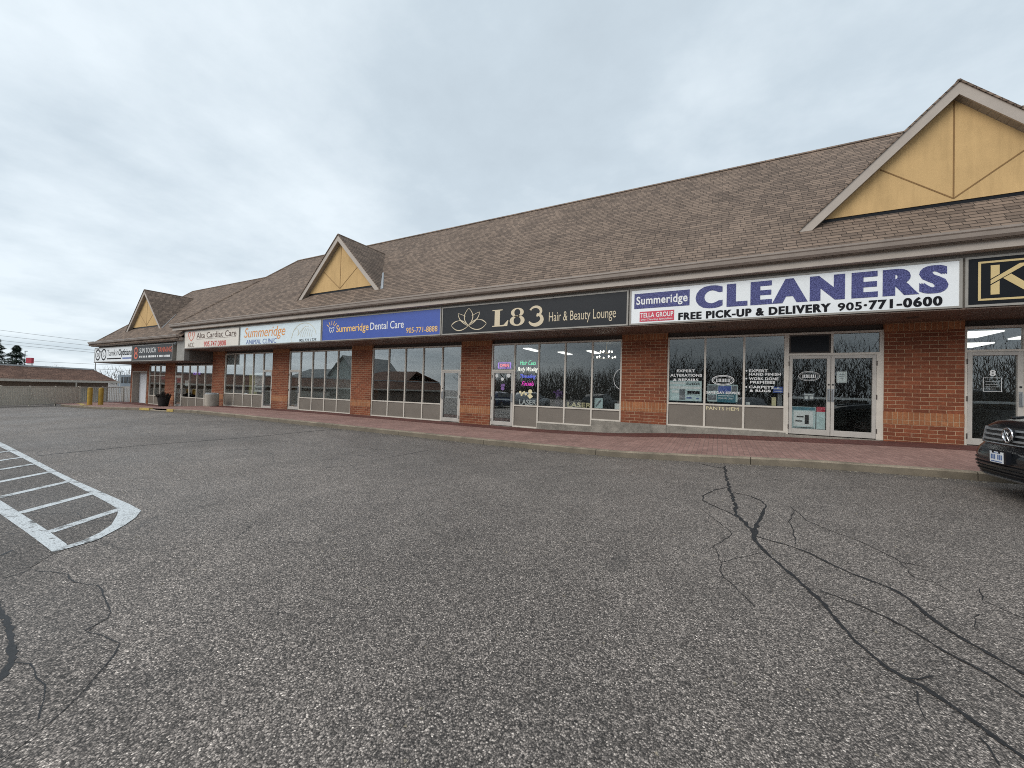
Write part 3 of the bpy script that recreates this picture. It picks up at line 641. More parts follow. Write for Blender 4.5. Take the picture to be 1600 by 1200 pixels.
# loose grit and leaf bits along the kerb and blown over the lot
mb = MB(); rg = random.Random(31)
for k in range(2600):
    if k < 1900: x = rg.uniform(-24, 9); y = 9.28 - abs(rg.gauss(0, .16)) - .01
    else: x = rg.uniform(-9, 4); y = rg.uniform(1.2, 9)
    z = G(x, y); r_ = rg.uniform(.006, .017) * (1 if k < 1900 else .7); a = rg.uniform(0, 6.28)
    p = [(x + r_ * math.cos(a + q) * rg.uniform(.6, 1.3), y + r_ * math.sin(a + q) * rg.uniform(.6, 1.3), z + .001) for q in (0, 2.1, 4.2)]
    i = len(mb.v); mb.v += p + [(x, y, z + r_ * rg.uniform(.5, 1.0))]; mb.f += [(i, i + 1, i + 3), (i + 1, i + 2, i + 3), (i + 2, i, i + 3)]
o = obj('grit', mb, 'grit'); o['kind'] = 'stuff'; o['label'] = 'loose grit and leaf bits along the kerb'

# ------------------------------------------------------------------ shopping plaza
D, S = 13.30, 11.70
plaza = thing('shopping_plaza', 'long single storey brick shopping plaza with brown shingle roof and three yellow gables', 'building', (-15, 13.3, 0))
EA, K_ = 5.05, 0.987
def zr(y, e=EA): return e + K_ * (y - S)
YR = 16.8
def slab(m, pts, t=.06):
    return m.prism(pts, (0, 0, -t))
# main roof: front slope, hipped left end, back slope
mb = MB(); z0, z1 = zr(11.42), zr(YR); BK = 2 * YR - 11.42
slab(mb, [(-30.6, 11.42, z0), (15, 11.42, z0), (15, YR, z1), (-26.2, YR, z1)])
slab(mb, [(-30.6, BK, z0), (-30.6, 11.42, z0), (-26.2, YR, z1)])
slab(mb, [(15, BK, z0), (-30.6, BK, z0), (-26.2, YR, z1), (15, YR, z1)])
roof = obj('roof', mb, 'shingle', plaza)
mb = MB()
for (a, b) in (((-26.2, YR, z1), (15, YR, z1)), ((-30.6, 11.42, z0), (-26.2, YR, z1))):
    mb.tube([(a[0], a[1], a[2] - .02), (b[0], b[1], b[2] - .02)], .075, 6)
obj('ridge_cap', mb, 'shingle', roof)
# lower left wing roof, hipped at its far end
EL = 4.30; ZL, ZLR = zr(11.42, EL), zr(YR, EL)
mb = MB()
slab(mb, [(-44.35, 11.42, ZL), (-29.6, 11.42, ZL), (-29.6, 11.79, zr(11.79, EL)), (-28.5, 11.79, zr(11.79, EL)), (-28.5, YR, ZLR), (-41.1, YR, ZLR)])
slab(mb, [(-44.35, BK, ZL), (-44.35, 11.42, ZL), (-41.1, YR, ZLR)])
slab(mb, [(-28.5, BK, ZL), (-44.35, BK, ZL), (-41.1, YR, ZLR), (-28.5, YR, ZLR)])
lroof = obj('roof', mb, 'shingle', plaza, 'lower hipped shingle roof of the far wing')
mb = MB(); mb.tube([(-41.1, YR, ZLR - .02), (-28.5, YR, ZLR - .02)], .07, 6); mb.tube([(-44.35, 11.42, ZL - .02), (-41.1, YR, ZLR - .02)], .07, 6)
obj('ridge_cap', mb, 'shingle', lroof)

def gutter(name, x0, x1, zt, dz=.20):
    m = MB()
    prof = [(11.50, zt - .01), (11.50, zt - dz), (11.40, zt - dz), (11.355, zt - dz + .05), (11.345, zt - .07), (11.325, zt - .045), (11.325, zt), (11.345, zt), (11.345, zt - .03), (11.48, zt - .03)]
    m.prism([(x0, y, z) for y, z in prof], (x1 - x0, 0, 0)); return obj(name, m, 'gutter', plaza)
gutter('gutter', -30.62, 15, 4.94); gutter('gutter', -44.37, -29.62, 4.27, .17)
mb = MB(); mb.box(-30.55, 15, 11.505, 11.745, 4.545, 4.76); obj('fascia', mb, 'trim', plaza, bevel=.008)
mb = MB(); mb.box(-44.3, -29.62, 11.505, 11.745, 3.93, 4.12); mb.box(-44.3, -44.16, 11.745, 22, 3.93, 4.12); obj('fascia', mb, 'trim', plaza, bevel=.008)
mb = MB(); mb.box(-29.42, 15, 11.76, 12.0, 3.40, 4.72); obj('sign_band', mb, 'frieze', plaza)
mb = MB(); mb.box(-44.15, -30.47, 11.93, 12.1, 2.70, 4.1); mb.box(-44.15, -43.95, 12.1, 21.5, 2.70, 4.1); obj('sign_band', mb, 'frieze', plaza)
mb = MB(); mb.box(-30.46, -29.46, 11.74, 12.1, 2.685, 4.1); obj('siding_panel', mb, 'siding', plaza)
mb = MB(); mb.box(-29.46, -29.425, 12.0, 13.3, 2.67, 3.40); obj('siding_return', mb, 'siding_y', plaza)
mb = MB(); mb.box(-29.42, 15, 11.72, 13.6, 3.365, 3.39); obj('soffit', mb, 'soffit', plaza)
mb = MB(); mb.box(-44.1, -29.42, 11.74, 13.6, 2.655, 2.68); mb.box(-44.1, -42.0, 13.6, 21.5, 2.655, 2.68); obj('soffit', mb, 'soffit', plaza)
for k, x in enumerate((-26.0, -19.4, -12.9, -8.6, -4.6, -.2, 4.0)):
    mb = MB(); mb.lathe(x, 12.45, [(.10, 3.352), (.12, 3.364)], 16); obj('downlight', mb, 'header', plaza)
mb = MB(); mb.box(-30.72, -30.5, 11.70, 11.9, 3.72, 3.84); mb.box(-30.66, -30.56, 11.64, 11.70, 3.74, 3.82); obj('flood_light', mb, 'silver', plaza)

# gables
def gable(xc, w, yg, e, label=None):
    zb = e + K_ * (yg - S); za = zb + w * 1.005; yr = S + (za - e) / K_
    m = MB()
    for s in (-1, 1):
        slab(m, [(xc, yg - .03, za + .05), (xc, yr, za + .05), (xc + s * (w + .05), yg - .03, zb)] if False else
             [(xc, yg - .03, za + .04), (xc, yr + .05, za + .04), (xc + s * (w + .04), yg + .02, zb + .0), (xc + s * (w + .04), yg - .03, zb + .0)], .05)
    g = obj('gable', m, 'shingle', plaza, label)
    m = MB()
    for s in (-1, 1):
        m.prism([(xc, yg, za), (xc + s * w, yg, zb), (xc + s * (w - .30), yg, zb), (xc, yg, za - .30)], (0, .035, 0))
    obj('rake_board', m, 'trim', g)
    m = MB()
    for s in (-1, 1):
        m.prism([(xc, yg + .036, za - .26), (xc + s * (w - .27), yg + .036, zb), (xc + s * (w - .30), yg + .036, zb), (xc, yg + .036, za - .29)], (0, .21, 0))
    obj('rake_soffit', m, 'rake_soffit', g)
    ys_ = yg + .22; zf_ = e + K_ * (ys_ - S); zbs = zf_ + .10; h = za - .28 - zbs
    m = MB(); m.prism([(xc - h, ys_, zbs), (xc + h, ys_, zbs), (xc, ys_, za - .28)], (0, .1, 0)); obj('stucco_panel', m, 'stucco', g)
    m = MB(); y = ys_ - .003
    m.ribbon([(xc, y, zbs + .06), (xc, y, za - .32)], .026, (0, -1, 0), .004)
    for s in (-1, 1): m.ribbon([(xc, y - .001, zbs + .06), (xc + s * h * .54, y - .001, zbs + h * .44)], .026, (0, -1, 0), .004)
    obj('score_line', m, 'score', g)
    m = MB(); m.box(xc - h - .12, xc + h + .12, ys_ + .02, ys_ + .09, zf_ - .1, zbs - .002); obj('base_strip', m, 'black', g)  # plain black strip between the stucco foot and the roof
    m = MB()
    for s in (1,):
        a = Vector((xc + s * (w + .03), yg + .02, zb + .03)); b = Vector((xc, yr, za + .05)); c = a + (b - a) * (.42 if xc < -30 else .40)
        q = Vector((s * .17, 0, .0)); m.prism([tuple(a), tuple(a + q), tuple(c + q * .55), tuple(c)], (0, 0, .012))
    obj('valley_flashing', m, 'flash', g)
    m = MB(); m.tube([(xc, yg + .0, za + .01), (xc, yr, za + .01)], .05, 6); obj('ridge_cap', m, 'shingle', g)
gable(4.73, 2.97, 12.40, EA); gable(-16.33, 2.92, 12.38, EA); gable(-38.0, 3.0, 12.52, EL)

# brick piers and walls
def pier(x0, x1, zt=3.37, floor=0.0, zlow=None, depth=.42, band=True, y0=13.255):
    zl = walk((x0 + x1) / 2, 13.3) - .25 if zlow is None else zlow
    m = MB(); m.box(x0, x1, y0, y0 + depth, zl, zt)
    p = obj('brick_pier', m, 'brick', plaza)
    if band:
        m = MB(); m.box(x0 - .003, x1 + .003, y0 - .004, y0 + depth - .1, floor + .42, floor + .725); obj('soldier_course', m, 'soldier', p)
    m = MB(); m.box(x0 - .003, x1 + .003, y0 - .004, y0 + depth - .1, zt - .21, zt - .002)
    obj('soldier_course', m, 'soldier', p); return p
pier(-29.36, -27.9, floor=-.1); pier(-22.72, -21.2); pier(-16.10, -14.70); pier(-9.48, -8.02)
pier(-2.89, -1.46, floor=.40, zlow=.42); pier(3.74, 5.18, floor=.39); pier(9.9, 11.4, floor=.39); pier(14.4, 15.0, floor=.4)
pier(-36.0, -34.55, zt=2.66, floor=-.43); pier(-39.0, -38.75, zt=2.66, floor=-.43, band=False); pier(-42.0, -41.65, zt=2.66, floor=-.43, band=False)
mb = MB(); mb.box(-41.65, -39.0, 13.255, 13.60, 2.10, 2.66); obj('brick_lintel', mb, 'brick', plaza)
# footing under the stepped storefront
mb = MB()
mb.box(-5.97, -3.905, 13.262, 13.5, -.4, .205); mb.box(-3.905, -1.455, 13.25, 13.5, -.4, .425); mb.box(-1.455, 1.66, 13.268, 13.5, -.2, .405)
mb.box(-34.5, -29.4, 13.27, 13.5, -.9, -.435); mb.box(-38.75, -36.0, 13.27, 13.5, -.9, -.435)
mb.box(-27.9, -22.7, 13.27, 13.5, -.6, -.085); mb.box(-21.2, -9.5, 13.275, 13.5, -.5, -.012); mb.box(-8.02, -5.975, 13.275, 13.5, -.5, -.012)
mb.box(1.665, 3.74, 13.268, 13.5, -.1, .375); mb.box(5.18, 9.9, 13.268, 13.5, -.1, .385)
obj('footing', mb, 'base', plaza)
# end and back walls
mb = MB(); mb.box(-42.0, -41.7, 13.61, 21.6, -1, 2.66); mb.box(-42.0, 15, 21.6, 21.9, -1, 4.6); mb.box(14.7, 15, 13.7, 21.6, -.3, 9.0); mb.box(-29.42, -29.2, 13.7, 21.6, -1, 4.9)
obj('brick_wall', mb, 'brick', plaza)
mb = MB(); mb.box(-29.4, 15, 13.36, 13.5, 3.225, 3.37); obj('window_header', mb, 'header', plaza)
mb = MB(); mb.box(-38.75, -36, 13.36, 13.5, 2.53, 2.66); mb.box(-34.55, -29.36, 13.36, 13.5, 2.53, 2.66); obj('window_header', mb, 'header', plaza)

# storefronts
FW, Y0, Y1, YG = .055, 13.285, 13.375, 13.33
def pane_box(x0, x1, z0, z1, parent, name='pane'):
    m = MB(); m.box(x0, x1, YG - .004, YG + .004, z0, z1); return obj(name, m, 'glass', parent)
def swing_door(x0, x1, z0, z1, pull=1, hinges=True, st=.085, label=None, bar=True):
    m = MB()
    m.box(x0, x0 + st, Y0 - .006, Y1 - .03, z0 + .02, z1); m.box(x1 - st, x1, Y0 - .006, Y1 - .03, z0 + .02, z1)
    m.box(x0 + st, x1 - st, Y0 - .006, Y1 - .03, z0 + .02, z0 + .17); m.box(x0 + st, x1 - st, Y0 - .006, Y1 - .03, z1 - .085, z1)
    d = obj('door', m, 'door', plaza, label, bevel=.004)
    pane_box(x0 + st, x1 - st, z0 + .17, z1 - .085, d)
    hx = x1 - st * .5 if pull > 0 else x0 + st * .5
    m = MB(); m.tube([(hx, Y0 - .008, z0 + .98), (hx, Y0 - .075, z0 + .98), (hx, Y0 - .075, z0 + 1.25), (hx, Y0 - .008, z0 + 1.25)], .013, 8); m.box(hx - .03, hx + .03, Y0 - .012, Y0 - .0065, z0 + .94, z0 + 1.29)
    obj('handle', m, 'silver', d)
    m = MB(); m.lathe(0, 0, [(.022, 0), (.022, .012)], 12); m.v = [(hx + a, Y0 - .0065 - c, z0 + 1.40 + b) for a, b, c in m.v]; obj('lock', m, 'carplastic', d)
    if bar:
        m = MB(); m.box(x0 + st - .01, x1 - st + .01, Y1 - .02, Y1 + .02, z0 + 1.0, z0 + 1.06); obj('push_bar', m, 'silver', d)
    if hinges:
        ox = x0 - .008 if pull > 0 else x1 + .008
        for zz in (z0 + .22, (z0 + z1) / 2, z1 - .22):
            m = MB(); m.tube([(ox, Y0 - .012, zz - .06), (ox, Y0 - .012, zz + .06)], .012, 8); obj('hinge', m, 'header', d)
    return d
def storefront(X, sill, bottoms, head=3.217, doors={}, transom=2.19, tbar=(), name='shop_window', spandrel=True, thick_left=0):
    """X: mullion lines; bottoms: frame foot of each bay; doors: bay -> side of the pull; sill: glass foot"""
    f = MB(); h = FW / 2; n = len(X) - 1
    if isinstance(bottoms, (int, float)): bottoms = [bottoms] * n
    for i, x in enumerate(X):
        bt = min(bottoms[max(0, i - 1)], bottoms[min(n - 1, i)])
        a = x if i == 0 else x - h; b = x if i == n else x + h
        if i == 0: b = x + FW
        if i == n: a = x - FW
        f.box(a, b, Y0, Y1, bt, head)
    win_panes, pans, drs = [], [], []
    for i in range(n):
        l = X[i] + (FW if i == 0 else h); r = X[i + 1] - (FW if i == n - 1 else h); bt = bottoms[i]
        f.box(l, r, Y0, Y1, head - FW, head)
        if i in doors:
            f.box(l, r, Y0, Y1, transom - .05, transom)
            drs.append((l, r, bt, transom - .055, doors[i])); win_panes.append((l, r, transom, head - FW))
        else:
            f.box(l, r, Y0, Y1, bt, bt + .05); 
            zs = sill
            f.box(l, r, Y0, Y1, zs - .05, zs)
            if spandrel: pans.append((l, r, bt + .05, zs - .05))
            if i in tbar:
                f.box(l, r, Y0, Y1, transom - .04, transom); win_panes += [(l, r, zs, transom - .04), (l, r, transom, head - FW)]
            else: win_panes.append((l, r, zs, head - FW))
    w = obj(name, f, 'frame', plaza)
    for p in win_panes: pane_box(*p, w)
    for l, r, a, b in pans:
        m = MB(); m.box(l, r, YG - .012, YG + .02, a, b); obj('spandrel_panel', m, 'spandrel', w)
    ds = []
    for l, r, a, b, s in drs: ds.append(swing_door(l + .004, r - .004, a, b, s))
    return w, ds
w_alta, d_alta = storefront([-27.9, -26.79, -25.75, -24.75, -23.69, -22.72], .73, -.085, doors={4: -1})
w_ani, d_ani = storefront([-21.2, -20.21, -19.18, -18.16, -17.17, -16.1], .70, -.01, doors={0: 1})
w_den, d_den = storefront([-14.70, -13.63, -12.6, -11.55, -10.5, -9.48], .74, -.01, doors={4: -1})
w_hair, d_hair = storefront([-8.02, -6.99, -5.97, -4.92, -3.92, -2.89], .84, [-.01, -.01, .21, .21, .43], doors={0: 1})
w_cl, d_cl = storefront([-1.46, -.38, .65, 1.68], 1.15, .41)
# double door of the cleaners with its transom lights
f = MB(); zT, zB = 2.64, .38
f.box(1.68, 1.735, Y0 + .003, Y1, zB, 3.217); f.box(3.66, 3.74, Y0, Y1, zB, 3.217); f.box(1.735, 3.66, Y0, Y1, zT - .06, zT); f.box(1.735, 3.66, Y0, Y1, 3.217 - FW, 3.217); f.box(2.665, 2.715, Y0, Y1, zT, 3.217 - FW)
f.box(3.60, 3.66, Y0, Y1, zB, zT - .06)
w_cd = obj('door_frame', f, 'frame', plaza)
pane_box(2.715, 3.66, zT, 3.217 - FW, w_cd)
m = MB(); m.box(1.735, 2.665, YG - .012, YG + .02, zT, 3.217 - FW); obj('vent_panel', m, 'header', w_cd)
m = MB(); m.box(1.78, 2.62, YG - .03, YG - .0125, zT + .045, 3.217 - FW - .045); obj('vent_grille', m, 'black', w_cd)
d1 = swing_door(1.745, 2.66, zB, zT - .065, 1, st=.075); d2 = swing_door(2.672, 3.595, zB, zT - .065, -1, st=.075)
w_k, d_k = storefront([5.18, 6.16, 7.2, 8.2, 9.2, 9.9], 1.15, .385, doors={0: 1}, transom=2.66)
w_l1, _ = storefront([-38.75, -37.85, -36.95, -36.0], .27, -.435, head=2.53, tbar=(0, 1, 2), transom=1.78)
w_l2, d_l2 = storefront([-34.55, -33.55, -32.5, -31.45, -30.4, -29.38], .30, -.435, head=2.53, doors={0: 1}, transom=1.78)
# wide recessed white doors of the far wing
f = MB(); f.box(-41.65, -41.57, 13.24, 13.66, -.5, 2.10); f.box(-39.08, -39.0, 13.24, 13.66, -.5, 2.10); f.box(-41.57, -39.08, 13.24, 13.66, 2.0, 2.10); rd = obj('door_frame', f, 'recess', plaza)
m = MB(); m.box(-41.56, -40.33, 13.66, 13.71, -.45, 2.0); obj('door_leaf', m, 'greydoor', rd); m = MB(); m.box(-40.31, -39.09, 13.66, 13.71, -.45, 2.0); obj('door_leaf', m, 'greydoor', rd)

# interiors seen through the glass
def room(x0, x1, zf, zc, yb=19.0, wall='wall_in', lights=()):
    m = MB(); m.box(x0, x1, yb, yb + .1, zf, zc); m.box(x0, x0 + .08, 13.68, yb, zf, zc); m.box(x1 - .08, x1, 13.68, yb, zf, zc); obj('interior_wall', m, wall, plaza)
    m = MB(); m.box(x0, x1, 13.36, yb, zf - .08, zf); obj('interior_floor', m, 'floor_in', plaza)
    m = MB(); m.box(x0, x1, 13.5, yb, zc, zc + .06); obj('interior_ceiling', m, 'ceil_in', plaza)
    for (lx, ly, w, d) in lights:
        m = MB(); m.box(lx - w / 2, lx + w / 2, ly - d / 2, ly + d / 2, zc - .035, zc - .002); obj('ceiling_lamp', m, 'lamp', plaza)
room(-29.1, -22.0, -.1, 3.2); room(-21.95, -15.5, 0, 3.2, 15.6, 'wall_light'); room(-15.4, -8.9, 0, 3.2)
room(-8.8, -2.3, 0, 3.2, lights=((-7.2, 15.3, .28, 1.2), (-6.3, 17.0, .28, 1.2), (-4.9, 16.8, .28, 1.2)))
room(-2.2, 4.4, .4, 3.2); room(4.5, 11, .39, 3.2, lights=((5.85, 14.6, .6, 1.2), (7.3, 15.2, .6, 1.2), (6.8, 17.2, .6, 1.2)))
room(-41.6, -29.6, -.43, 2.6, 18.0)

# furniture just behind the glass, in the rooms
def item(name, label, cat, mb, mat, loc=None, group=None, **kw):
    o = obj(name, mb, mat, **kw); return tag(o, label, cat, group)
for k, (x0, x1) in enumerate(((-27.83, -26.83), (-26.75, -25.79), (-25.71, -24.79))):
    m = MB(); m.box(x0, x1, 13.40, 13.41, 2.43, 3.15); m.tube([(x0, 13.405, 2.43), (x1, 13.405, 2.43)], .015, 8)
    item('roller_blind', ('grey roller blind half lowered in leftmost pane beside the brick pier', 'grey roller blind half lowered in the middle of three blinds', 'grey roller blind half lowered above the yellow green screen')[k], 'blind', m, 'blind', group='roller blinds under the cream sign')
m = MB(); m.box(-25.7, -24.8, 13.6, 13.66, .0, 1.95); m.box(-25.75, -24.75, 13.58, 13.68, -.08, .0); item('folding_screen', 'yellow green screen standing behind third pane under cream sign', 'screen', m, 'olive')
so = thing('sofa', 'dark purple grey sofa behind the window under cream sign', 'sofa', (-26.8, 14.1, -.1))
m = MB(); m.box(-27.7, -25.95, 13.75, 14.5, -.02, .62); obj('seat', m, 'fabric', so, bevel=.06); m = MB(); m.box(-27.7, -25.95, 13.6, 13.8, .1, 1.25); obj('backrest', m, 'fabric', so, bevel=.06)
for x in (-27.66, -26.02):
    m = MB(); m.box(x - .04, x + .04, 13.65, 14.4, -.1, -.02); obj('foot', m, 'black', so)
# directory board in the fourth window
nb = thing('notice_board', 'tall white notice board of black lines hung inside the window', 'notice', (-24.2, 13.4, .86))
m = MB(); m.box(-24.66, -23.76, 13.37, 13.385, .88, 2.02); obj('board', m, 'paper', nb)
m = MB(); random.seed(3)
for k in range(13):
    w = random.uniform(.25, .40); z = 1.86 - k * .07; th = .055 if k in (0, 9, 12) else .022
    m.box(-24.21 - w, -24.21 + w, 13.362, 13.3695, z, z + th)
obj('printed_lines', m, 'greyprint', nb)
# low furniture in the animal clinic
m = MB(); m.box(-17.1, -16.15, 14.2, 14.9, .72, .78)
for x in (-17.05, -16.25):
    for y in (14.25, 14.8): m.box(x, x + .05, y, y + .05, 0, .72)
item('desk', 'dark desk behind the last pane under pale animal sign', 'desk', m, 'fabric')
m = MB(); m.box(-17.15, -15.9, 15.0, 15.04, .75, 1.6); item('room_divider', 'blue divider panel behind the dark desk', 'divider', m, 'blueprint')
m = MB(); m.tube([(-18.9, 13.6, .72), (-18.9, 13.6, .76), (-18.45, 13.6, .76), (-18.45, 13.6, .72)], .05, 8); m.box(-18.95, -18.4, 13.5, 13.7, .0, .70); item('display_stand', 'small dark display stand behind third pane of the clinic', 'stand', m, 'fabric')

# ------------------------------------------------------------------ signs
def sign(name, label, x0, x1, z0, z1, face, yf=11.69, yb=11.757, frame='signframe', fw=.045):
    r = thing(name, label, 'sign', ((x0 + x1) / 2, yb, z0), 'shop signs along the canopy')
    m = MB(); m.box(x0, x0 + fw, yf, yb, z0, z1); m.box(x1 - fw, x1, yf, yb, z0, z1); m.box(x0 + fw, x1 - fw, yf, yb, z0, z0 + fw); m.box(x0 + fw, x1 - fw, yf, yb, z1 - fw, z1)
    obj('sign_frame', m, frame, r)
    m = MB(); m.box(x0 + fw, x1 - fw, yf + .012, yb, z0 + fw, z1 - fw); obj('sign_face', m, face, r); return r
YF = 11.69 + .012 - .007       # lettering front
def let(r, mat, *lines, name='lettering', y=YF):
    for ln in lines:
        m = MB(); text(m, *ln[:5], y=y, bold=ln[5] if len(ln) > 5 else 0.0, shear=ln[6] if len(ln) > 6 else 0.0, smear=ln[7] if len(ln) > 7 else 0.0); o = obj(name, m, mat, r)
    return o
UP = (0, -1, 0)
def stroke(m, pts, w, y=YF, th=.006): m.ribbon([(p[0], y + th, p[1]) for p in pts], w, UP, th)
def arc(cx, cz, rx, rz, a0, a1, n=24): return [(cx + rx * math.cos(rad(a0 + (a1 - a0) * k / n)), cz + rz * math.sin(rad(a0 + (a1 - a0) * k / n))) for k in range(n + 1)]
def bez(p0, p1, p2, p3, n=16):
    o = []
    for k in range(n + 1):
        t = k / n; a, b, c, d = (1 - t) ** 3, 3 * t * (1 - t) ** 2, 3 * t * t * (1 - t), t ** 3
        o.append((a * p0[0] + b * p1[0] + c * p2[0] + d * p3[0], a * p0[1] + b * p1[1] + c * p2[1] + d * p3[1]))
    return o
# cleaners
sg = sign('shop_sign', 'white cleaners sign with big speckled blue letters and phone number', -2.36, 4.53, 3.40, 4.46, 'white')
m = MB(); m.box(-2.23, -.75, YF + .001, YF + .006, 3.87, 4.31); obj('name_box', m, 'speckle', sg)
let(sg, 'whitetxt', ('Summeridge', -2.17, -.80, 3.985, .235, .022), y=YF - .006)
m = MB(); m.box(-2.07, -1.14, YF + .001, YF + .006, 3.485, 3.775); obj('name_box', m, 'crimson', sg, 'small crimson box')
let(sg, 'whitetxt', ('TELLA GROUP', -2.05, -1.16, 3.60, .135, .02), ('Dry Cleaning Specialists', -2.03, -1.18, 3.515, .05, .008), y=YF - .006)
let(sg, 'speckle', ('CLEANERS', -.60, 4.32, 3.755, .60, .035, 0.0, .035))
let(sg, 'ink', ('FREE PICK-UP & DELIVERY', -1.03, 2.33, 3.475, .20, .03, 0.0, .008), ('905', 2.46, 2.90, 3.48, .185, .03), ('\u00b7771-0600', 2.93, 4.23, 3.475, .205, .028, 0.0, .006))
# black and gold K sign
sg = sign('shop_sign', 'black sign with gold letter K inside a gold outline', 4.57, 9.6, 3.40, 4.46, 'black')
m = MB()
for a, b, c, d in ((4.76, 9.3, 3.525, 3.565), (4.76, 9.3, 4.305, 4.345), (4.76, 4.80, 3.565, 4.305), (9.26, 9.3, 3.565, 4.305)): m.box(a, b, YF, YF + .006, c, d)
obj('border_line', m, 'goldtxt', sg)
m = MB()
def pol(m, pts, y=YF): m.prism([(x, y, z) for x, z in pts], (0, .006, 0))
pol(m, [(4.94, 3.64), (5.065, 3.64), (5.065, 3.925), (4.94, 3.835)]); pol(m, [(4.94, 3.97), (5.065, 4.06), (5.065, 4.25), (4.94, 4.25)])
pol(m, [(4.94, 3.86), (5.478, 4.25), (5.345, 4.25), (4.94, 3.945)]); pol(m, [(5.115, 3.968), (5.225, 4.048), (5.64, 3.64), (5.47, 3.64)])
obj('lettering', m, 'goldtxt', sg)
# L83
sg = sign('shop_sign', 'black salon sign with gold lotus outline and serif lettering', -9.32, -2.40, 3.40, 4.46, 'charcoal')
m = MB(); cx_, cz_ = -8.10, 3.76
w = [.012 + .022 * math.sin(math.pi * k / 16) for k in range(17)]
for s in (-1, 1):
    stroke(m, bez((cx_, 4.34), (cx_ + s * .30, 4.08), (cx_ + s * .20, 3.86), (cx_ - s * .02, 3.70)), w)
    stroke(m, bez((cx_ + s * .14, 4.05), (cx_ + s * .36, 4.15), (cx_ + s * .42, 4.16), (cx_ + s * .47, 4.17)), .016, YF + .001)
    stroke(m, bez((cx_ + s * .47, 4.17), (cx_ + s * .46, 3.98), (cx_ + s * .30, 3.82), (cx_ + s * .03, 3.70)), w, YF + .0015)
    stroke(m, bez((cx_ + s * .44, 3.90), (cx_ + s * .60, 3.90), (cx_ + s * .72, 3.80), (cx_ + s * .77, 3.74)), w, YF + .002)
    stroke(m, bez((cx_ + s * .77, 3.74), (cx_ + s * .55, 3.46), (cx_ + s * .25, 3.50), (cx_, 3.70)), w, YF + .0025)
    stroke(m, bez((cx_, 3.70), (cx_ - s * .18, 3.86), (cx_ - s * .36, 3.94), (cx_ - s * .44, 3.90)), w, YF + .003)
obj('logo', m, 'palegold', sg)
m = MB(); zb_, zt_ = 3.60, 4.19
pol(m, [(-7.09, zb_), (-6.48, zb_), (-6.44, zb_ + .20), (-6.47, zb_ + .20), (-6.62, zb_ + .05), (-6.78, zb_ + .04), (-6.78, zt_ - .035), (-6.68, zt_ - .03), (-6.68, zt_), (-7.09, zt_), (-7.09, zt_ - .03), (-6.99, zt_ - .035), (-6.99, zb_ + .035), (-7.09, zb_ + .03)])
def ring(cx, cz, ro, rzo, ri, rzi, n=28):
    A = arc(cx, cz, ro, rzo, 0, 360, n)[:-1]; B = arc(cx, cz, ri, rzi, 0, 360, n)[:-1]
    i = len(m.v)
    m.v += [(x, YF, z) for x, z in A] + [(x, YF, z) for x, z in B] + [(x, YF + .006, z) for x, z in A] + [(x, YF + .006, z) for x, z in B]
    for k in range(n):
        j = (k + 1) % n; m.f += [(i + k, i + j, i + n + j, i + n + k), (i + k, i + 2 * n + k, i + 2 * n + j, i + j), (i + n + k, i + n + j, i + 3 * n + j, i + 3 * n + k)]
ring(-6.10, 4.045, .245, .155, .115, .115); ring(-6.10, 3.765, .285, .18, .135, .135)
t3 = arc(-5.42, 4.03, .20, .155, 160, -78, 20); b3 = arc(-5.42, 3.765, .24, .18, 78, -160, 20)
stroke(m, t3, [.10 - .055 * abs(k / 20 - .55) * 1.5 + (.02 if k == 0 else 0) for k in range(21)]); stroke(m, b3, [.05 + .09 * math.sin(math.pi * k / 20) for k in range(21)], YF + .001)
obj('lettering', m, 'palegold', sg)
let(sg, 'palegold', ('Hair & Beauty Lounge', -4.93, -2.76, 3.665, .30, -.004))
# dental
sg = sign('shop_sign', 'blue dental care sign with white and amber lettering', -16.30, -9.36, 3.40, 4.46, 'blue')
let(sg, 'amber', ('Summeridge', -15.29, -13.24, 3.785, .31, .006)); let(sg, 'whitetxt', ('Dental Care', -13.14, -11.24, 3.785, .31, .004)); let(sg, 'amber', ('905-771-8888', -11.10, -9.52, 3.56, .21, .0))
m = MB()
stroke(m, [(-15.78, 4.02)] + bez((-15.78, 4.02), (-15.80, 3.9), (-15.73, 3.86), (-15.70, 3.79)) + bez((-15.70, 3.79), (-15.64, 3.79), (-15.65, 3.9), (-15.62, 3.9)) + bez((-15.62, 3.9), (-15.59, 3.9), (-15.60, 3.79), (-15.54, 3.79)) + bez((-15.54, 3.79), (-15.51, 3.86), (-15.44, 3.9), (-15.46, 4.02)) + [(-15.62, 3.98), (-15.78, 4.02)], .03)
obj('logo', m, 'whitetxt', sg)
m = MB()
for a in (150, 120, 90, 62, 35):
    c, s_ = math.cos(rad(a)), math.sin(rad(a)); stroke(m, [(-15.62 + c * .22, 4.0 + s_ * .13), (-15.62 + c * .40, 4.0 + s_ * .33)], .03, YF + .001)
obj('logo', m, 'amber', sg)
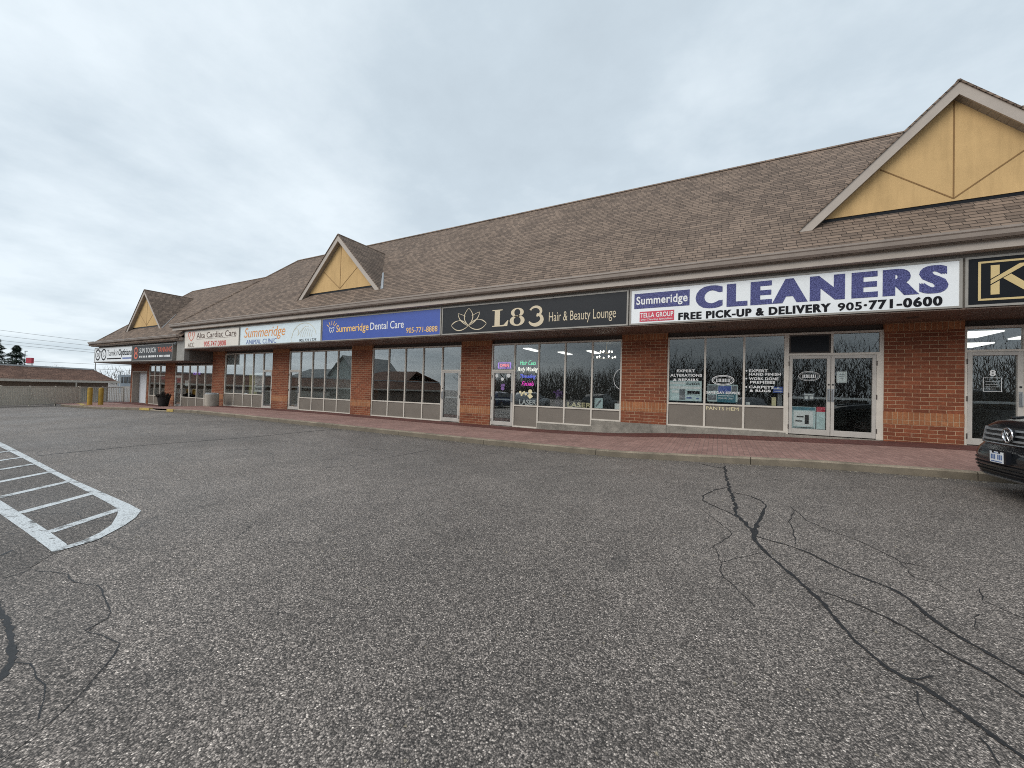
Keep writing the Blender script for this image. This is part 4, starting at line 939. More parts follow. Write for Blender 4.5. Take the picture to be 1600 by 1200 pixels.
# animal clinic
sg = sign('shop_sign', 'pale animal clinic sign with orange script lettering', -23.18, -16.34, 3.40, 4.46, 'paleblue')
let(sg, 'orange', ('Summeridge', -22.74, -19.10, 3.83, .50, -.004, .22)); let(sg, 'bluetxt', ('ANIMAL CLINIC', -22.55, -19.8, 3.465, .235, -.004, .1)); let(sg, 'ink', ('905.731.1225', -17.95, -16.68, 3.435, .14, .0, .15))
m = MB()
stroke(m, arc(-17.62, 3.66, .92, .68, 8, 172, 30), .022)
stroke(m, bez((-18.5, 3.78), (-18.7, 3.6), (-18.6, 3.5), (-18.52, 3.48)), .02, YF + .001); stroke(m, bez((-18.35, 4.05), (-18.1, 4.2), (-17.95, 3.95), (-18.1, 3.75)), .02, YF + .001)
stroke(m, bez((-18.1, 3.75), (-17.9, 3.9), (-17.6, 4.3), (-17.3, 4.15)), .018, YF + .0015)
for k in range(6): stroke(m, bez((-17.9 + k * .17, 3.66), (-17.85 + k * .17, 3.9), (-17.75 + k * .15, 4.0), (-17.6 + k * .12, 4.12 - k * .03)), .014, YF + .002)
obj('logo', m, 'tan', sg)
# cardiac care
sg = sign('shop_sign', 'cream cardiac care sign with heart emblem and red phone number', -29.40, -23.24, 3.40, 4.46, 'cream')
let(sg, 'sepia', ('Alta Cardiac Care', -27.92, -23.55, 3.985, .335, .008), ('ACC', -28.95, -28.18, 3.475, .27, -.002)); let(sg, 'red', ('905.747.0808', -27.02, -24.58, 3.47, .30, .012))
m = MB()
for s in (-1, 1):
    h_ = bez((-28.55, 3.86), (-28.55 + s * .42, 4.08), (-28.55 + s * .50, 4.42), (-28.55 + s * .2, 4.40)) + bez((-28.55 + s * .2, 4.40), (-28.55 + s * .06, 4.38), (-28.55 + s * .08, 4.2), (-28.55 + s * .22, 4.12))
    stroke(m, h_, .045, YF + (.001 if s > 0 else 0))
obj('logo', m, 'redorange', sg)
m = MB(); m.box(-27.9, -23.55, YF + .002, YF + .006, 3.925, 3.94); obj('rule_line', m, 'sepia', sg)
# opticians
sg = sign('shop_sign', 'white opticians sign with black round spectacles at far corner', -44.14, -37.06, 2.70, 3.82, 'white', yb=11.927)
m = MB()
for cx2 in (-43.45, -42.25):
    stroke(m, arc(cx2, 3.28, .44, .40, 0, 360, 28), .11)
stroke(m, arc(-42.85, 3.42, .2, .10, 175, 5, 10), .07, YF + .001); stroke(m, arc(-43.45, 3.28, .14, .13, 0, 360, 18), .05, YF + .001); stroke(m, arc(-42.25, 3.28, .15, .14, 90, 350, 16), .04, YF + .001)
obj('logo', m, 'ink', sg)
let(sg, 'ink', ('Tamkin', -41.6, -39.5, 3.17, .46, -.012), ('Opticians', -39.42, -37.12, 3.17, .46, .02))
m = MB(); m.box(-41.6, -38.9, YF, YF + .006, 2.90, 2.99); obj('small_print', m, 'ink', sg); m = MB(); m.box(-38.7, -37.15, YF, YF + .006, 2.90, 3.0); obj('small_print', m, 'bluetxt', sg)
# tanning
sg = sign('shop_sign', 'dark grey tanning sign with white and orange red letters', -37.0, -30.92, 2.70, 3.82, 'grey_face', yb=11.927)
let(sg, 'whitetxt', ('SUN TOUCH', -35.82, -33.28, 3.27, .33, .0)); let(sg, 'redorange', ('TANNING', -33.05, -30.99, 3.27, .33, .0))
m = MB(); random.seed(5)
x = -35.8
while x < -31.3:
    w_ = random.uniform(.10, .22); m.box(x, x + w_, YF, YF + .006, 2.94, 3.07); x += w_ + random.choice((.05, .05, .16))
obj('small_print', m, 'whitetxt', sg)
m = MB(); stroke(m, arc(-36.4, 3.45, .20, .20, 0, 360, 20), .12); stroke(m, arc(-36.4, 3.08, .24, .17, 0, 360, 20), .12, YF + .001); stroke(m, [(-36.62, 3.62), (-36.55, 2.9)], .08, YF + .002)
obj('logo', m, 'redorange', sg)

# ------------------------------------------------------------------ lettering and paper on the glass
YO = 13.3165
def glass_text(parent, mat, *lines, name='window_lettering', y=YO):
    for ln in lines:
        m = MB(); text(m, *ln[:5], y=y, bold=ln[5] if len(ln) > 5 else .03, thick=.003); o = obj(name, m, mat, parent)
    return o
glass_text(w_cl, 'whitetxt', ('EXPERT', -1.18, -.66, 2.11, .085, .035), ('ALTERATIONS', -1.37, -.46, 1.97, .085, .035), ('& REPAIRS', -1.28, -.56, 1.83, .08, .035),
           ('SAME DAY SERVICE', -.33, .56, 1.455, .075, .03),
           ('EXPERT', .78, 1.24, 2.115, .08, .035), ('HAND FINISH', .78, 1.55, 2.015, .08, .035), ('WORK DONE', .78, 1.50, 1.885, .08, .035), ('PREMISES', .81, 1.42, 1.785, .075, .035), ('CARPETS', .78, 1.39, 1.645, .075, .035), ('& RUGS', .80, 1.32, 1.54, .07, .035))
m = MB()
for z in (2.155, 1.925, 1.68): m.ribbon([(x, YO + .003, zz) for x, zz in arc(.715, z, .012, .012, 0, 360, 10)], .024, UP, .003)
obj('window_lettering', m, 'whitetxt', w_cl)
glass_text(w_cl, 'cream_text', ('PANTS HEM', -.33, .53, .965, .10, .0), y=13.3145)
def oval(parent, cx, cz, rx, rz, w):
    m = MB(); stroke(m, arc(cx, cz, rx, rz, 0, 360, 36), w, YO, .003); stroke(m, arc(cx, cz, rx * .86, rz * .80, 0, 360, 36), w * .5, YO, .003)
    random.seed(9); x = cx - rx * .62
    while x < cx + rx * .6: a = random.uniform(.02, .045); m.box(x, x + a * .6, YO, YO + .003, cz - rz * .32, cz + rz * .32); x += a + .008
    m.box(cx - rx * .66, cx + rx * .66, YO, YO + .003, cz - rz * .36, cz - rz * .30)
    return obj('window_emblem', m, 'whitetxt', parent)
oval(w_cl, .11, 1.87, .29, .145, .02)
def sheet(name, label, cat, x0, x1, z0, z1, mat, marks=(), group=None, y=13.345):
    r = thing(name, label, cat, ((x0 + x1) / 2, y, z0), group)
    m = MB(); m.box(x0, x1, y, y + .004, z0, z1); obj('sheet', m, mat, r)
    for a, b, c, d, mt in marks:
        m = MB(); m.box(x0 + a * (x1 - x0), x0 + b * (x1 - x0), y - .003, y - .0005, z0 + c * (z1 - z0), z0 + d * (z1 - z0)); obj('print', m, mt, r)
    return r
p = sheet('poster', 'pale mint poster filling left cleaners window under white lettering', 'poster', -1.39, -.46, 1.21, 1.84, 'palemint',
      ((.02, .50, .84, .93, 'whitetxt'), (.02, .98, .60, .72, 'whitetxt'), (.08, .30, .40, .52, 'whitetxt'), (.32, .50, .05, .58, 'greyprint'), (.56, .94, .36, .50, 'ink'), (.55, .96, .30, .32, 'ink'), (.54, .70, .12, .20, 'bluetxt'), (.84, .92, .10, .16, 'bluetxt')))
m = MB(); text(m, 'SUEDE', -.90, -.52, 1.715, .07, y=13.342, bold=.03, thick=.003); obj('print', m, 'ink', p)
p = sheet('poster', 'grey photo collage poster behind the oval emblem in middle window', 'poster', -.30, .50, 1.22, 1.74, 'palemint',
      ((.02, .34, .62, .95, 'greyprint'), (.36, .78, .50, .92, 'blueprint'), (.02, .30, .08, .40, 'greyprint'), (.80, .98, .55, .95, 'greyprint')))
p = sheet('poster', 'teal poster at foot of middle cleaners window', 'poster', -.04, .45, 1.205, 1.47, 'teal', ((.05, .9, .70, .78, 'whitetxt'),), y=13.338)
m = MB(); text(m, 'MON-FRI ONLY', .0, .40, 1.30, .05, y=13.335, bold=.03, thick=.0025); obj('print', m, 'whitetxt', p)
sheet('decal', 'small blue square decal by right edge of third cleaners window', 'decal', 1.38, 1.61, 1.53, 1.70, 'blueprint', ((.1, .9, .58, .72, 'whitetxt'), (.4, .6, .72, .9, 'whitetxt'), (.1, .9, .2, .3, 'whitetxt')))
m = MB(); m.box(1.36, 1.46, 13.42, 13.52, 1.155, 1.40); item('box', 'cream box standing on the sill by third cleaners window', 'box', m, 'cream_text')
m = MB(); m.box(1.49, 1.61, 13.42, 13.54, 1.155, 1.30); m.box(1.50, 1.60, 13.43, 13.53, 1.30, 1.52); item('bottle', 'tall dark bottle of spray beside the cream box', 'bottle', m, 'greyprint')
m = MB(); m.box(.72, .82, 13.42, 13.5, 1.155, 1.235); item('box', 'tiny pale box at left end of third cleaners sill', 'box', m, 'paper')
# on the cleaners' doors
oval(d1, 2.20, 2.01, .235, .13, .008)
sheet('poster', 'pale green cleaning poster at foot of left cleaners door', 'poster', 1.83, 2.36, .56, 1.16, 'palemint', ((.02, .98, .84, .98, 'teal'), (.08, .9, .10, .80, 'paper'), (.55, .72, .2, .62, 'greyprint'), (.2, .5, .5, .56, 'olive'), (.15, .45, .3, .36, 'olive'), (.05, .95, .02, .06, 'ink')))
sheet('poster', 'red topped white leaflet poster beside the pale green door poster', 'poster', 2.38, 2.57, .56, 1.17, 'palemint', ((.0, 1, .78, 1, 'crimson'),))
sheet('notice', 'small white notice taped high on right cleaners door', 'notice', 2.80, 3.02, 1.84, 2.14, 'paper', ((.2, .8, .72, .76, 'greyprint'), (.25, .75, .55, .59, 'greyprint'), (.3, .7, .38, .42, 'greyprint')))
sheet('decal', 'small grey opening hours decal on left cleaners door', 'decal', 2.09, 2.33, 1.34, 1.54, 'greyprint', ((.12, .88, .70, .84, 'whitetxt'), (.1, .42, .2, .55, 'whitetxt'), (.56, .9, .2, .55, 'whitetxt')))
# door of number 8
glass_text(d_k[0], 'whitetxt', ('8', 5.615, 5.715, 2.04, .135, .02), name='door_number')
m = MB()
for a, b, c, d in ((5.51, 5.81, 1.99, 1.998), (5.51, 5.81, 1.67, 1.678), (5.51, 5.518, 1.678, 1.99), (5.802, 5.81, 1.678, 1.99), (5.55, 5.77, 1.90, 1.905), (5.55, 5.75, 1.84, 1.845), (5.55, 5.77, 1.78, 1.785), (5.55, 5.70, 1.73, 1.735)): m.box(a, b, YO, YO + .003, c, d)
obj('door_decal', m, 'whitetxt', d_k[0])
# hair salon window
os_ = thing('open_sign', 'glowing red and violet open sign above the salon door', 'neon sign', (-7.5, 13.42, 2.25), 'neon signs inside windows')
m = MB()
for a, b, c, d in ((-7.79, -7.21, 2.455, 2.48), (-7.79, -7.21, 2.25, 2.275), (-7.79, -7.765, 2.275, 2.455), (-7.235, -7.21, 2.275, 2.455)): m.box(a, b, 13.40, 13.425, c, d)
obj('border_tube', m, 'n_violet', os_); m = MB(); text(m, 'OPEN', -7.70, -7.30, 2.31, .11, y=13.40, bold=.0, thick=.01); obj('lettering', m, 'n_red', os_)
m = MB(); m.box(-7.80, -7.20, 13.43, 13.445, 2.24, 2.49); obj('backing', m, 'n_violet' if False else 'purple', os_)
ns = thing('neon_sign', 'four line neon sign of green white blue and pink script', 'neon sign', (-6.47, 13.42, 1.55), 'neon signs inside windows')
for body, x0, x1, z, cap, mt in (('Hair Cuts', -6.81, -6.13, 2.38, .17, 'n_green'), ('Body Waxing', -6.90, -6.05, 2.14, .16, 'n_white'), ('Threading', -6.78, -6.12, 1.88, .14, 'n_blue'), ('Facials', -6.71, -6.19, 1.59, .16, 'n_pink')):
    m = MB(); text(m, body, x0, x1, z, cap, y=13.40, bold=-.012, shear=.35, thick=.012); obj('neon_line', m, mt, ns)
ls = thing('letter_sign', 'silver letters spelling laser standing on the salon sill under neon', 'letters', (-6.44, 13.43, .84), 'laser letters on the salon sill')
m = MB(); text(m, 'LASER', -6.80, -6.09, .85, .20, y=13.42, bold=.01, thick=.03); obj('lettering', m, 'whitetxt', ls)
ls = thing('letter_sign', 'gold balloon letters spelling laser on the salon sill', 'letters', (-4.4, 13.43, .84), 'laser letters on the salon sill')
m = MB(); text(m, 'LASER', -4.84, -3.96, .85, .17, y=13.42, bold=.02, thick=.03); obj('lettering', m, 'cream_text', ls)
ch = thing('chandelier', 'small chandelier of bright bulbs hanging inside the salon', 'lamp', (-3.55, 14.0, 3.2))
m = MB(); m.tube([(-3.62, 14.0, 3.2), (-3.62, 14.0, 2.75)], .012, 6)
bul = MB(); random.seed(2)
for k in range(12):
    a = k * 2 * math.pi / 6 + (.3 if k > 5 else 0); rr = .33 if k < 6 else .2; zz = 2.68 if k < 6 else 2.88
    x_, y_ = -3.62 + rr * math.cos(a), 14.0 + rr * math.sin(a); m.tube([(-3.62, 14.0, zz - .06), (x_, y_, zz - .03)], .008, 5); bul.lathe(x_, y_, [(.012, zz - .03), (.03, zz), (.022, zz + .03), (.008, zz + .045)], 10)
obj('arm', m, 'goldtxt', ch); obj('bulb', bul, 'bulb', ch)
fl = thing('flower_arrangement', 'purple flowers on dark stand behind the salon window', 'flowers', (-5.3, 13.7, .0))
m = MB(); m.lathe(-5.3, 13.75, [(.12, .0), (.14, .05), (.06, .12), (.05, .8), (.16, .9), (.14, 1.12), (.1, 1.2)], 16); obj('stand', m, 'fabric', fl)
m = MB(); random.seed(4)
for k in range(60):
    c = Vector((-5.3 + random.gauss(0, .09), 13.75 + random.gauss(0, .07), 1.30 + random.gauss(0, .07)))
    a, b = Vector((random.gauss(0, 1), random.gauss(0, 1), random.gauss(0, 1))).normalized() * .055, Vector((random.gauss(0, 1), random.gauss(0, 1), random.gauss(0, 1))).normalized() * .045
    m.poly([c - a, c + b, c + a, c - b])
obj('blossom', m, 'purple', fl)
fp = sheet('framed_picture', 'pale framed picture leaning at right of the salon sill', 'picture', -3.84, -3.55, .85, 1.20, 'palemint', y=13.42)
m = MB(); m.ribbon([(-3.78, 13.417, .90), (-3.66, 13.417, 1.08), (-3.6, 13.417, 1.16)], [.03, .06, .02], UP, .002); obj('print', m, 'greyprint', fp)
sheet('card', 'white card on the salon sill beside the brick pier', 'card', -3.13, -2.96, .85, 1.04, 'paper', y=13.41)
m = MB(); stroke(m, arc(-2.86, 1.87, .30, .36, 100, 250, 24), .014, YO, .003); obj('window_emblem', m, 'whitetxt', w_hair)
m = MB()
for cx2, cz2, r_ in ((-6.72, 1.33, .05), (-6.62, 1.29, .045), (-6.55, 1.34, .04), (-6.30, 1.36, .085), (-6.66, 1.22, .04), (-6.48, 1.26, .05)):
    i = len(m.v); pts = arc(cx2, cz2, r_, r_, 0, 360, 14)[:-1]; pol(m, pts, YO)
pol(m, [(-6.42, 1.20), (-6.30, 1.08), (-6.18, 1.18), (-6.30, 1.30)], YO)
obj('window_decal', m, 'cream_text', w_hair)
dd = MB()
for cx2, cz2, r_ in ((-7.52, 1.82, .065), (-7.78, 1.95, .07), (-7.25, 1.97, .09)): pol(dd, arc(cx2, cz2, r_, r_, 0, 360, 16)[:-1], YO)
obj('door_decal', dd, 'paper', d_hair[0])
m = MB(); pol(m, arc(-7.5, 1.45, .08, .07, 0, 360, 14)[:-1], YO); pol(m, [(-7.6, 1.52), (-7.4, 1.54), (-7.42, 1.64), (-7.56, 1.62)], YO); obj('door_decal', m, 'purple', d_hair[0])
# far wing window sign
os2 = thing('open_sign', 'small glowing violet sign in dark far wing window', 'neon sign', (-31.9, 13.42, 1.85), 'neon signs inside windows')
m = MB(); m.box(-32.3, -31.2, 13.41, 13.43, 1.84, 2.09); obj('backing', m, 'purple', os2)
m = MB(); text(m, 'OPEN', -32.2, -31.3, 1.87, .19, y=13.40, bold=.02, thick=.008); obj('lettering', m, 'n_violet', os2)
sheet('notice', 'white paper notice on the far wing window beside its door', 'notice', -33.2, -32.7, 1.05, 1.45, 'paper')
m = MB(); m.box(-34.45, -33.7, 13.345, 13.35, 1.25, 1.6); item('decal', 'dark red decal band across far wing door glass', 'decal', m, 'pylon_red')
m = MB(); m.box(-37.1, -36.1, 13.345, 13.35, 1.48, 1.70); item('decal', 'dark red decal strip in far wing window left of brick pier', 'decal', m, 'pylon_red')

# ------------------------------------------------------------------ street furniture
def bollard(x, y, label):
    z = G(x, 9.3) + .12
    r = thing('bollard', label, 'bollard', (x, y, z), 'yellow steel bollards')
    m = MB(); m.lathe(x, y, [(.135, z - .1), (.135, z + 1.16)], 20); obj('post', m, 'yellow', r, smooth=False)
    m = MB(); m.lathe(x, y, [(.137, z + 1.16), (.13, z + 1.20), (.09, z + 1.235), (.02, z + 1.25)], 20); obj('cap', m, 'yellow', r, smooth=True)
bollard(-39.15, 10.25, 'yellow bollard beside the painted kerb end'); bollard(-38.95, 10.75, 'yellow bollard nearer the brick corner of the plaza')
r = thing('planter', 'black round planter pot of dark dead stems by far brick pier', 'planter', (-34.3, 12.6, -.44))
zq = -.44
m = MB(); m.lathe(-34.3, 12.6, [(.24, zq), (.27, zq + .1), (.35, zq + .62), (.38, zq + .66), (.38, zq + .72), (.34, zq + .72), (.33, zq + .66)], 28); obj('pot', m, 'darkpot', r, smooth=False)
m = MB(); random.seed(11)
for k in range(420):
    a, b = random.uniform(0, 6.28), random.uniform(0, 1) ** .6
    c = Vector((-34.3 + math.cos(a) * b * .42, 12.6 + math.sin(a) * b * .42, zq + .70 + random.uniform(0, .36) * (1.05 - b * .75)))
    d = Vector((random.gauss(0, 1), random.gauss(0, 1), random.gauss(0, 1))).normalized() * .07; e_ = Vector((random.gauss(0, 1), random.gauss(0, 1), random.gauss(0, 1))).normalized() * .03
    m.poly([c - d, c + e_, c + d, c - e_])
obj('foliage', m, 'soil', r)
r = thing('litter_bin', 'round pale concrete litter bin in front of first brick pier', 'bin', (-27.6, 12.5, -.1))
zq = -.11
m = MB(); m.lathe(-27.6, 12.5, [(.34, zq), (.36, zq + .05), (.365, zq + .70), (.35, zq + .74)], 36); obj('drum', m, 'concrete', r)
m = MB(); m.lathe(-27.6, 12.5, [(.352, zq + .742), (.352, zq + .79), (.30, zq + .83), (.17, zq + .83), (.16, zq + .79)], 36); obj('lid', m, 'galv', r, smooth=False)

# railing along the edge of the lot
def railing(name, label, pts, z0, z1, gap, wid, mat, step=2.0):
    r = thing(name, label, 'railing', (pts[0][0], pts[0][1], z0))
    posts, pk, rails = [], MB(), MB()
    for k in range(len(pts) - 1):
        a, b = Vector((*pts[k], 0)), Vector((*pts[k + 1], 0)); L = (b - a).length; d = (b - a) / L; s = Vector((-d.y, d.x, 0))
        def bar(m, t0, t1, q0, q1, th):
            p, q = a + d * t0, a + d * t1
            m.prism([tuple(p + s * th + Vector((0, 0, q0))), tuple(q + s * th + Vector((0, 0, q0))), tuple(q + s * th + Vector((0, 0, q1))), tuple(p + s * th + Vector((0, 0, q1)))], tuple(-s * 2 * th))
        bar(rails, 0, L, z1 - .05, z1, .025); bar(rails, 0, L, z0 + .06, z0 + .10, .02)
        t = gap
        while t < L - .02: bar(pk, t, t + wid, z0 + .10, z1 - .05, .008); t += gap + wid
        n = max(1, round(L / step))
        for i in range(n + (1 if k == len(pts) - 2 else 0)):
            m = MB(); t = L * i / n; bar(m, t - .035, t + .035, z0 - .15, z1 + .04, .035); posts.append(m)
    obj('rail', rails, mat, r); obj('picket', pk, mat, r)
    for m in posts: obj('post', m, mat, r)
railing('railing', 'beige slatted steel fence along the edge of the parking lot', [(-36.4, -.6), (-41.1, 6.7), (-43.85, 10.85)], -.60, .73, .012, .085, 'steel', 1.67)
railing('railing', 'open picket railing between beige slatted fence and plaza corner', [(-43.9, 10.95), (-44.1, 13.5), (-42.05, 15.0)], -.60, .73, .085, .022, 'steel', 1.4)

# low neighbouring building beyond the railing
lb = thing('low_building', 'low building with brown hip roof and beige gutter beyond the fence', 'building', (-48, 8, -1.2))
d2, n2 = Vector((-.552, .834, 0)), Vector((-.834, -.552, 0))
E1 = Vector((-50.2, 14.95, 0)); E0 = E1 - d2 * 34
def lbp(t, o_, z): v = E1 - d2 * t + n2 * o_; return (v.x, v.y, z)
m = MB(); ze_, zr2 = 1.20, 2.22
slab(m, [lbp(34, 0, ze_), lbp(0, 0, ze_), lbp(.75, 1.5, zr2), lbp(34, 1.5, zr2)]); slab(m, [lbp(0, 0, ze_), lbp(0, 9, ze_), lbp(.75, 7.5, zr2), lbp(.75, 1.5, zr2)])
rf = obj('roof', m, 'shingle_b', lb)
m = MB(); m.prism([lbp(34, 1.45, zr2 - .1), lbp(.72, 1.45, zr2 - .1), lbp(.72, 1.45, zr2 + .08), lbp(34, 1.45, zr2 + .08)], tuple(n2 * 6)); obj('roof_edge_flashing', m, 'galv', rf)
m = MB(); m.prism([lbp(34, -.12, 1.03), lbp(-.1, -.12, 1.03), lbp(-.1, -.12, 1.21), lbp(34, -.12, 1.21)], tuple(n2 * .12)); obj('gutter', m, 'frame', lb)
m = MB(); m.prism([lbp(34, .5, -1.2), lbp(.4, .5, -1.2), lbp(.4, .5, 1.16), lbp(34, .5, 1.16)], tuple(n2 * 7.4)); wl_ = obj('wall', m, 'brownwall', lb)
m = MB(); m.prism([lbp(6.0, .46, -1.2), lbp(.55, .46, -1.2), lbp(.55, .46, .62), lbp(6.0, .46, .62)], tuple(n2 * .038)); obj('pale_cladding', m, 'beigewall', wl_)
p_ = lbp(3.9, -.03, 0); m = MB(); m.tube([(p_[0], p_[1], 1.05), (p_[0], p_[1], -1.2)], .06, 8); obj('downpipe', m, 'frame', lb)

# ------------------------------------------------------------------ far background on the left
def evergreen(x, y, z, h, w, label, seed):
    r = thing('evergreen_tree', label, 'tree', (x, y, z), 'evergreens beyond the low building'); random.seed(seed)
    m = MB(); m.tube([(x, y, z), (x, y, z + h * .97)], [.22, .03], 7); obj('trunk', m, 'bark', r)
    m = MB()
    for k in range(5200):
        t = random.uniform(.10, 1) ; rr = w * (1 - t) ** .8 * (0.75 + .35 * math.sin(t * 46 + seed)) * math.sqrt(random.uniform(.05, 1)) + .05
        a = random.uniform(0, 6.283); c = Vector((x + math.cos(a) * rr, y + math.sin(a) * rr, z + h * t - rr * .28))
        o_ = Vector((math.cos(a), math.sin(a), -.35)) * random.uniform(.22, .5); s = Vector((-math.sin(a), math.cos(a), random.uniform(-.4, .4))) * random.uniform(.07, .16)
        m.poly([c - s, c + o_, c + s])
    obj('crown', m, 'needle', r)
evergreen(-131.5, 20.5, -.8, 10.2, 4.6, 'tall dark evergreen tree cut by the photo edge', 1); evergreen(-135.9, 24, -.8, 9.1, 4.3, 'shorter dark evergreen tree beside the far lamp post', 2)

def grow(m, tw, p, d, L, r, lev, rnd):
    n = 3; pts, rs = [p], [r]
    for k in range(n):
        d = (d + Vector((rnd.gauss(0, .13), rnd.gauss(0, .13), rnd.gauss(0, .07) + .03))).normalized(); p = p + d * (L / n); pts.append(p); rs.append(r * (1 - .5 * (k + 1) / n))
    (m if lev < 3 else tw).tube(pts, rs, 6 if lev == 0 else (4 if lev < 3 else 3), caps=False)
    if lev >= 4: return
    for i in range((5, 4, 4, 4)[lev]):
        t = rnd.uniform(.35, 1) if lev else rnd.uniform(.3, 1)
        q = pts[0].lerp(pts[-1], t) if False else pts[min(n, int(t * n + .5))]
        a = rnd.uniform(0, 6.283); ax = Vector((math.cos(a), math.sin(a), rnd.uniform(.1, .7)))
        nd = (d * .65 + ax * .75).normalized(); grow(m, tw, q, nd, L * rnd.uniform(.52, .74), rs[min(n, int(t * n + .5))] * .62, lev + 1, rnd)
def bare_tree_proto(seed, h, loc, label, group):
    rnd = random.Random(seed); m, tw = MB(), MB(); grow(m, tw, Vector((0, 0, 0)), Vector((0, 0, 1)), h * .42, h * .022, 0, rnd)
    r = thing('bare_tree', label, 'tree', (0, 0, 0), group); obj('trunk', m, 'bark', r); obj('crown', tw, 'twig', r); r.location = loc; return r
TG = 'bare trees across the street'
protos = [bare_tree_proto(s, 11, (-600, 0, 0), 'bare tree', TG) for s in (1, 2, 3)]
placed = [0, 0, 0]
def put_tree(k, x, y, z, sc, rz, label, group=TG):
    o = protos[k] if not placed[k] else copy_tree(protos[k]); placed[k] = 1
    o.location = (x, y, z); o.scale = (sc, sc, sc); o.rotation_euler = (0, 0, rz); o['label'] = label; o['group'] = group; return o
FARG = 'bare trees far beyond the low building'
put_tree(0, -135.5, 29.7, -.8, .62, .4, 'small bare bushy tree right of the red sign', FARG)
put_tree(1, -104, 35.5, -1, .52, 1.4, 'bare tree seen under opticians sign by the brick corner', FARG); put_tree(2, -112, 36.2, -1, .5, 2.2, 'bare tree showing above the picket railing under opticians sign', FARG)

m = MB(); m.tube([(-142, 26.3, -1), (-142, 26.3, 7.3)], [.12, .07], 8); lp = thing('lamp_post', 'far grey lamp post beside the shorter evergreen tree', 'lamp post', (-142, 26.3, -1)); obj('pole', m, 'galv', lp)
m = MB(); m.box(-142.15, -140.9, 26.2, 26.5, 7.28, 7.42); obj('lamp_head', m, 'galv', lp)
py = thing('pylon_sign', 'far square red pylon sign on a white base', 'sign', (-117.3, 22.5, -1)); 
q1, q2 = Vector((-117.75, 22.26, 0)), Vector((-116.8, 22.76, 0)); th_ = Vector((.2, -.35, 0))
m = MB(); m.prism([(q1.x, q1.y, 4.05), (q2.x, q2.y, 4.05), (q2.x, q2.y, 5.1), (q1.x, q1.y, 5.1)], tuple(th_)); obj('sign_face', m, 'pylon_red', py)
m = MB(); m.prism([(q1.x + .1, q1.y + .05, -1), (q2.x - .1, q2.y - .05, -1), (q2.x - .1, q2.y - .05, 4.04), (q1.x + .1, q1.y + .05, 4.04)], tuple(th_ * .8)); obj('base', m, 'white', py)
def pole(x, y, z, h, r_, label, arm=1.2):
    t = thing('utility_pole', label, 'utility pole', (x, y, z)); m = MB(); m.tube([(x, y, z), (x, y, z + h)], [r_, r_ * .7], 8); obj('pole', m, 'bark', t)
    m = MB(); m.box(x - arm, x + arm, y - .06, y + .06, z + h - .6, z + h - .45); obj('crossarm', m, 'bark', t); return t
pole(-155.9, 41.6, -1, 7.6, .10, 'far wooden utility pole behind end of the low roof'); 
t = thing('lamp_post', 'pale grey lamp post seen through the picket railing', 'lamp post', (-81.6, 24.55, -1.2)); m = MB(); m.tube([(-81.6, 24.55, -1.2), (-81.6, 24.55, 2.6)], .10, 8); obj('pole', m, 'galv', t)
m = MB(); m.box(-82.4, -80.7, 24.4, 24.7, 2.55, 2.68); obj('lamp_head', m, 'galv', t)
# power lines strung high across the left
WG = 'power lines crossing the left sky'
for k, (a, b) in enumerate((((-203.25, 27.5, 16.2), (-170, 45.25, 13.0)), ((-203.2, 27.55, 14.4), (-170, 45.27, 11.65)), ((-203.2, 27.6, 12.9), (-170, 45.3, 10.35)), ((-203.2, 27.6, 11.8), (-170, 45.33, 9.65)), ((-203, 27.6, 6.5), (-170, 45.4, 6.1)), ((-203, 27.6, 4.9), (-170, 45.4, 4.6)))):
    A_, B_ = Vector(a), Vector(b); d = B_ - A_; pts = []
    for i in range(21):
        s = -1.0 + i * .22; q = A_ + d * s; q.z += -1.2 * (1 - ((s - 1.2) / 2.2) ** 2) + 1.2 * (1 - (.7 / 2.2) ** 2); pts.append(tuple(q))
    m = MB(); m.tube(pts, .045, 5)
    item('power_line', ('highest power line across the left sky', 'second highest power line across the left sky', 'third power line above the evergreen trees', 'fourth power line just above the red pylon sign', 'fifth power line passing behind the opticians sign', 'lowest power line seen under the opticians sign')[k], 'power line', m, 'wire', group=WG)
fb = thing('far_building', 'far blue grey building seen under opticians sign', 'building', (-174.5, 54.3, -2))
a, b = Vector((-177.5, 52.8, 0)), Vector((-168, 58, 0)); dep = Vector((-3, 6, 0))
m = MB(); m.prism([(a.x, a.y, -2), (b.x, b.y, -2), (b.x, b.y, 3.1), (a.x, a.y, 3.1)], tuple(dep)); obj('wall', m, 'far_glass', fb)
m = MB(); dd_ = (b - a).normalized(); nn = Vector((dd_.y, -dd_.x, 0)) * .12
for k in range(7):
    p = a + dd_ * (.6 + k * 1.5); q = p + dd_ * 1.1; m.prism([tuple(p + nn + Vector((0, 0, .4))), tuple(q + nn + Vector((0, 0, .4))), tuple(q + nn + Vector((0, 0, 2.4))), tuple(p + nn + Vector((0, 0, 2.4)))], tuple(-nn * .9))
obj('window', m, 'carglass', fb)

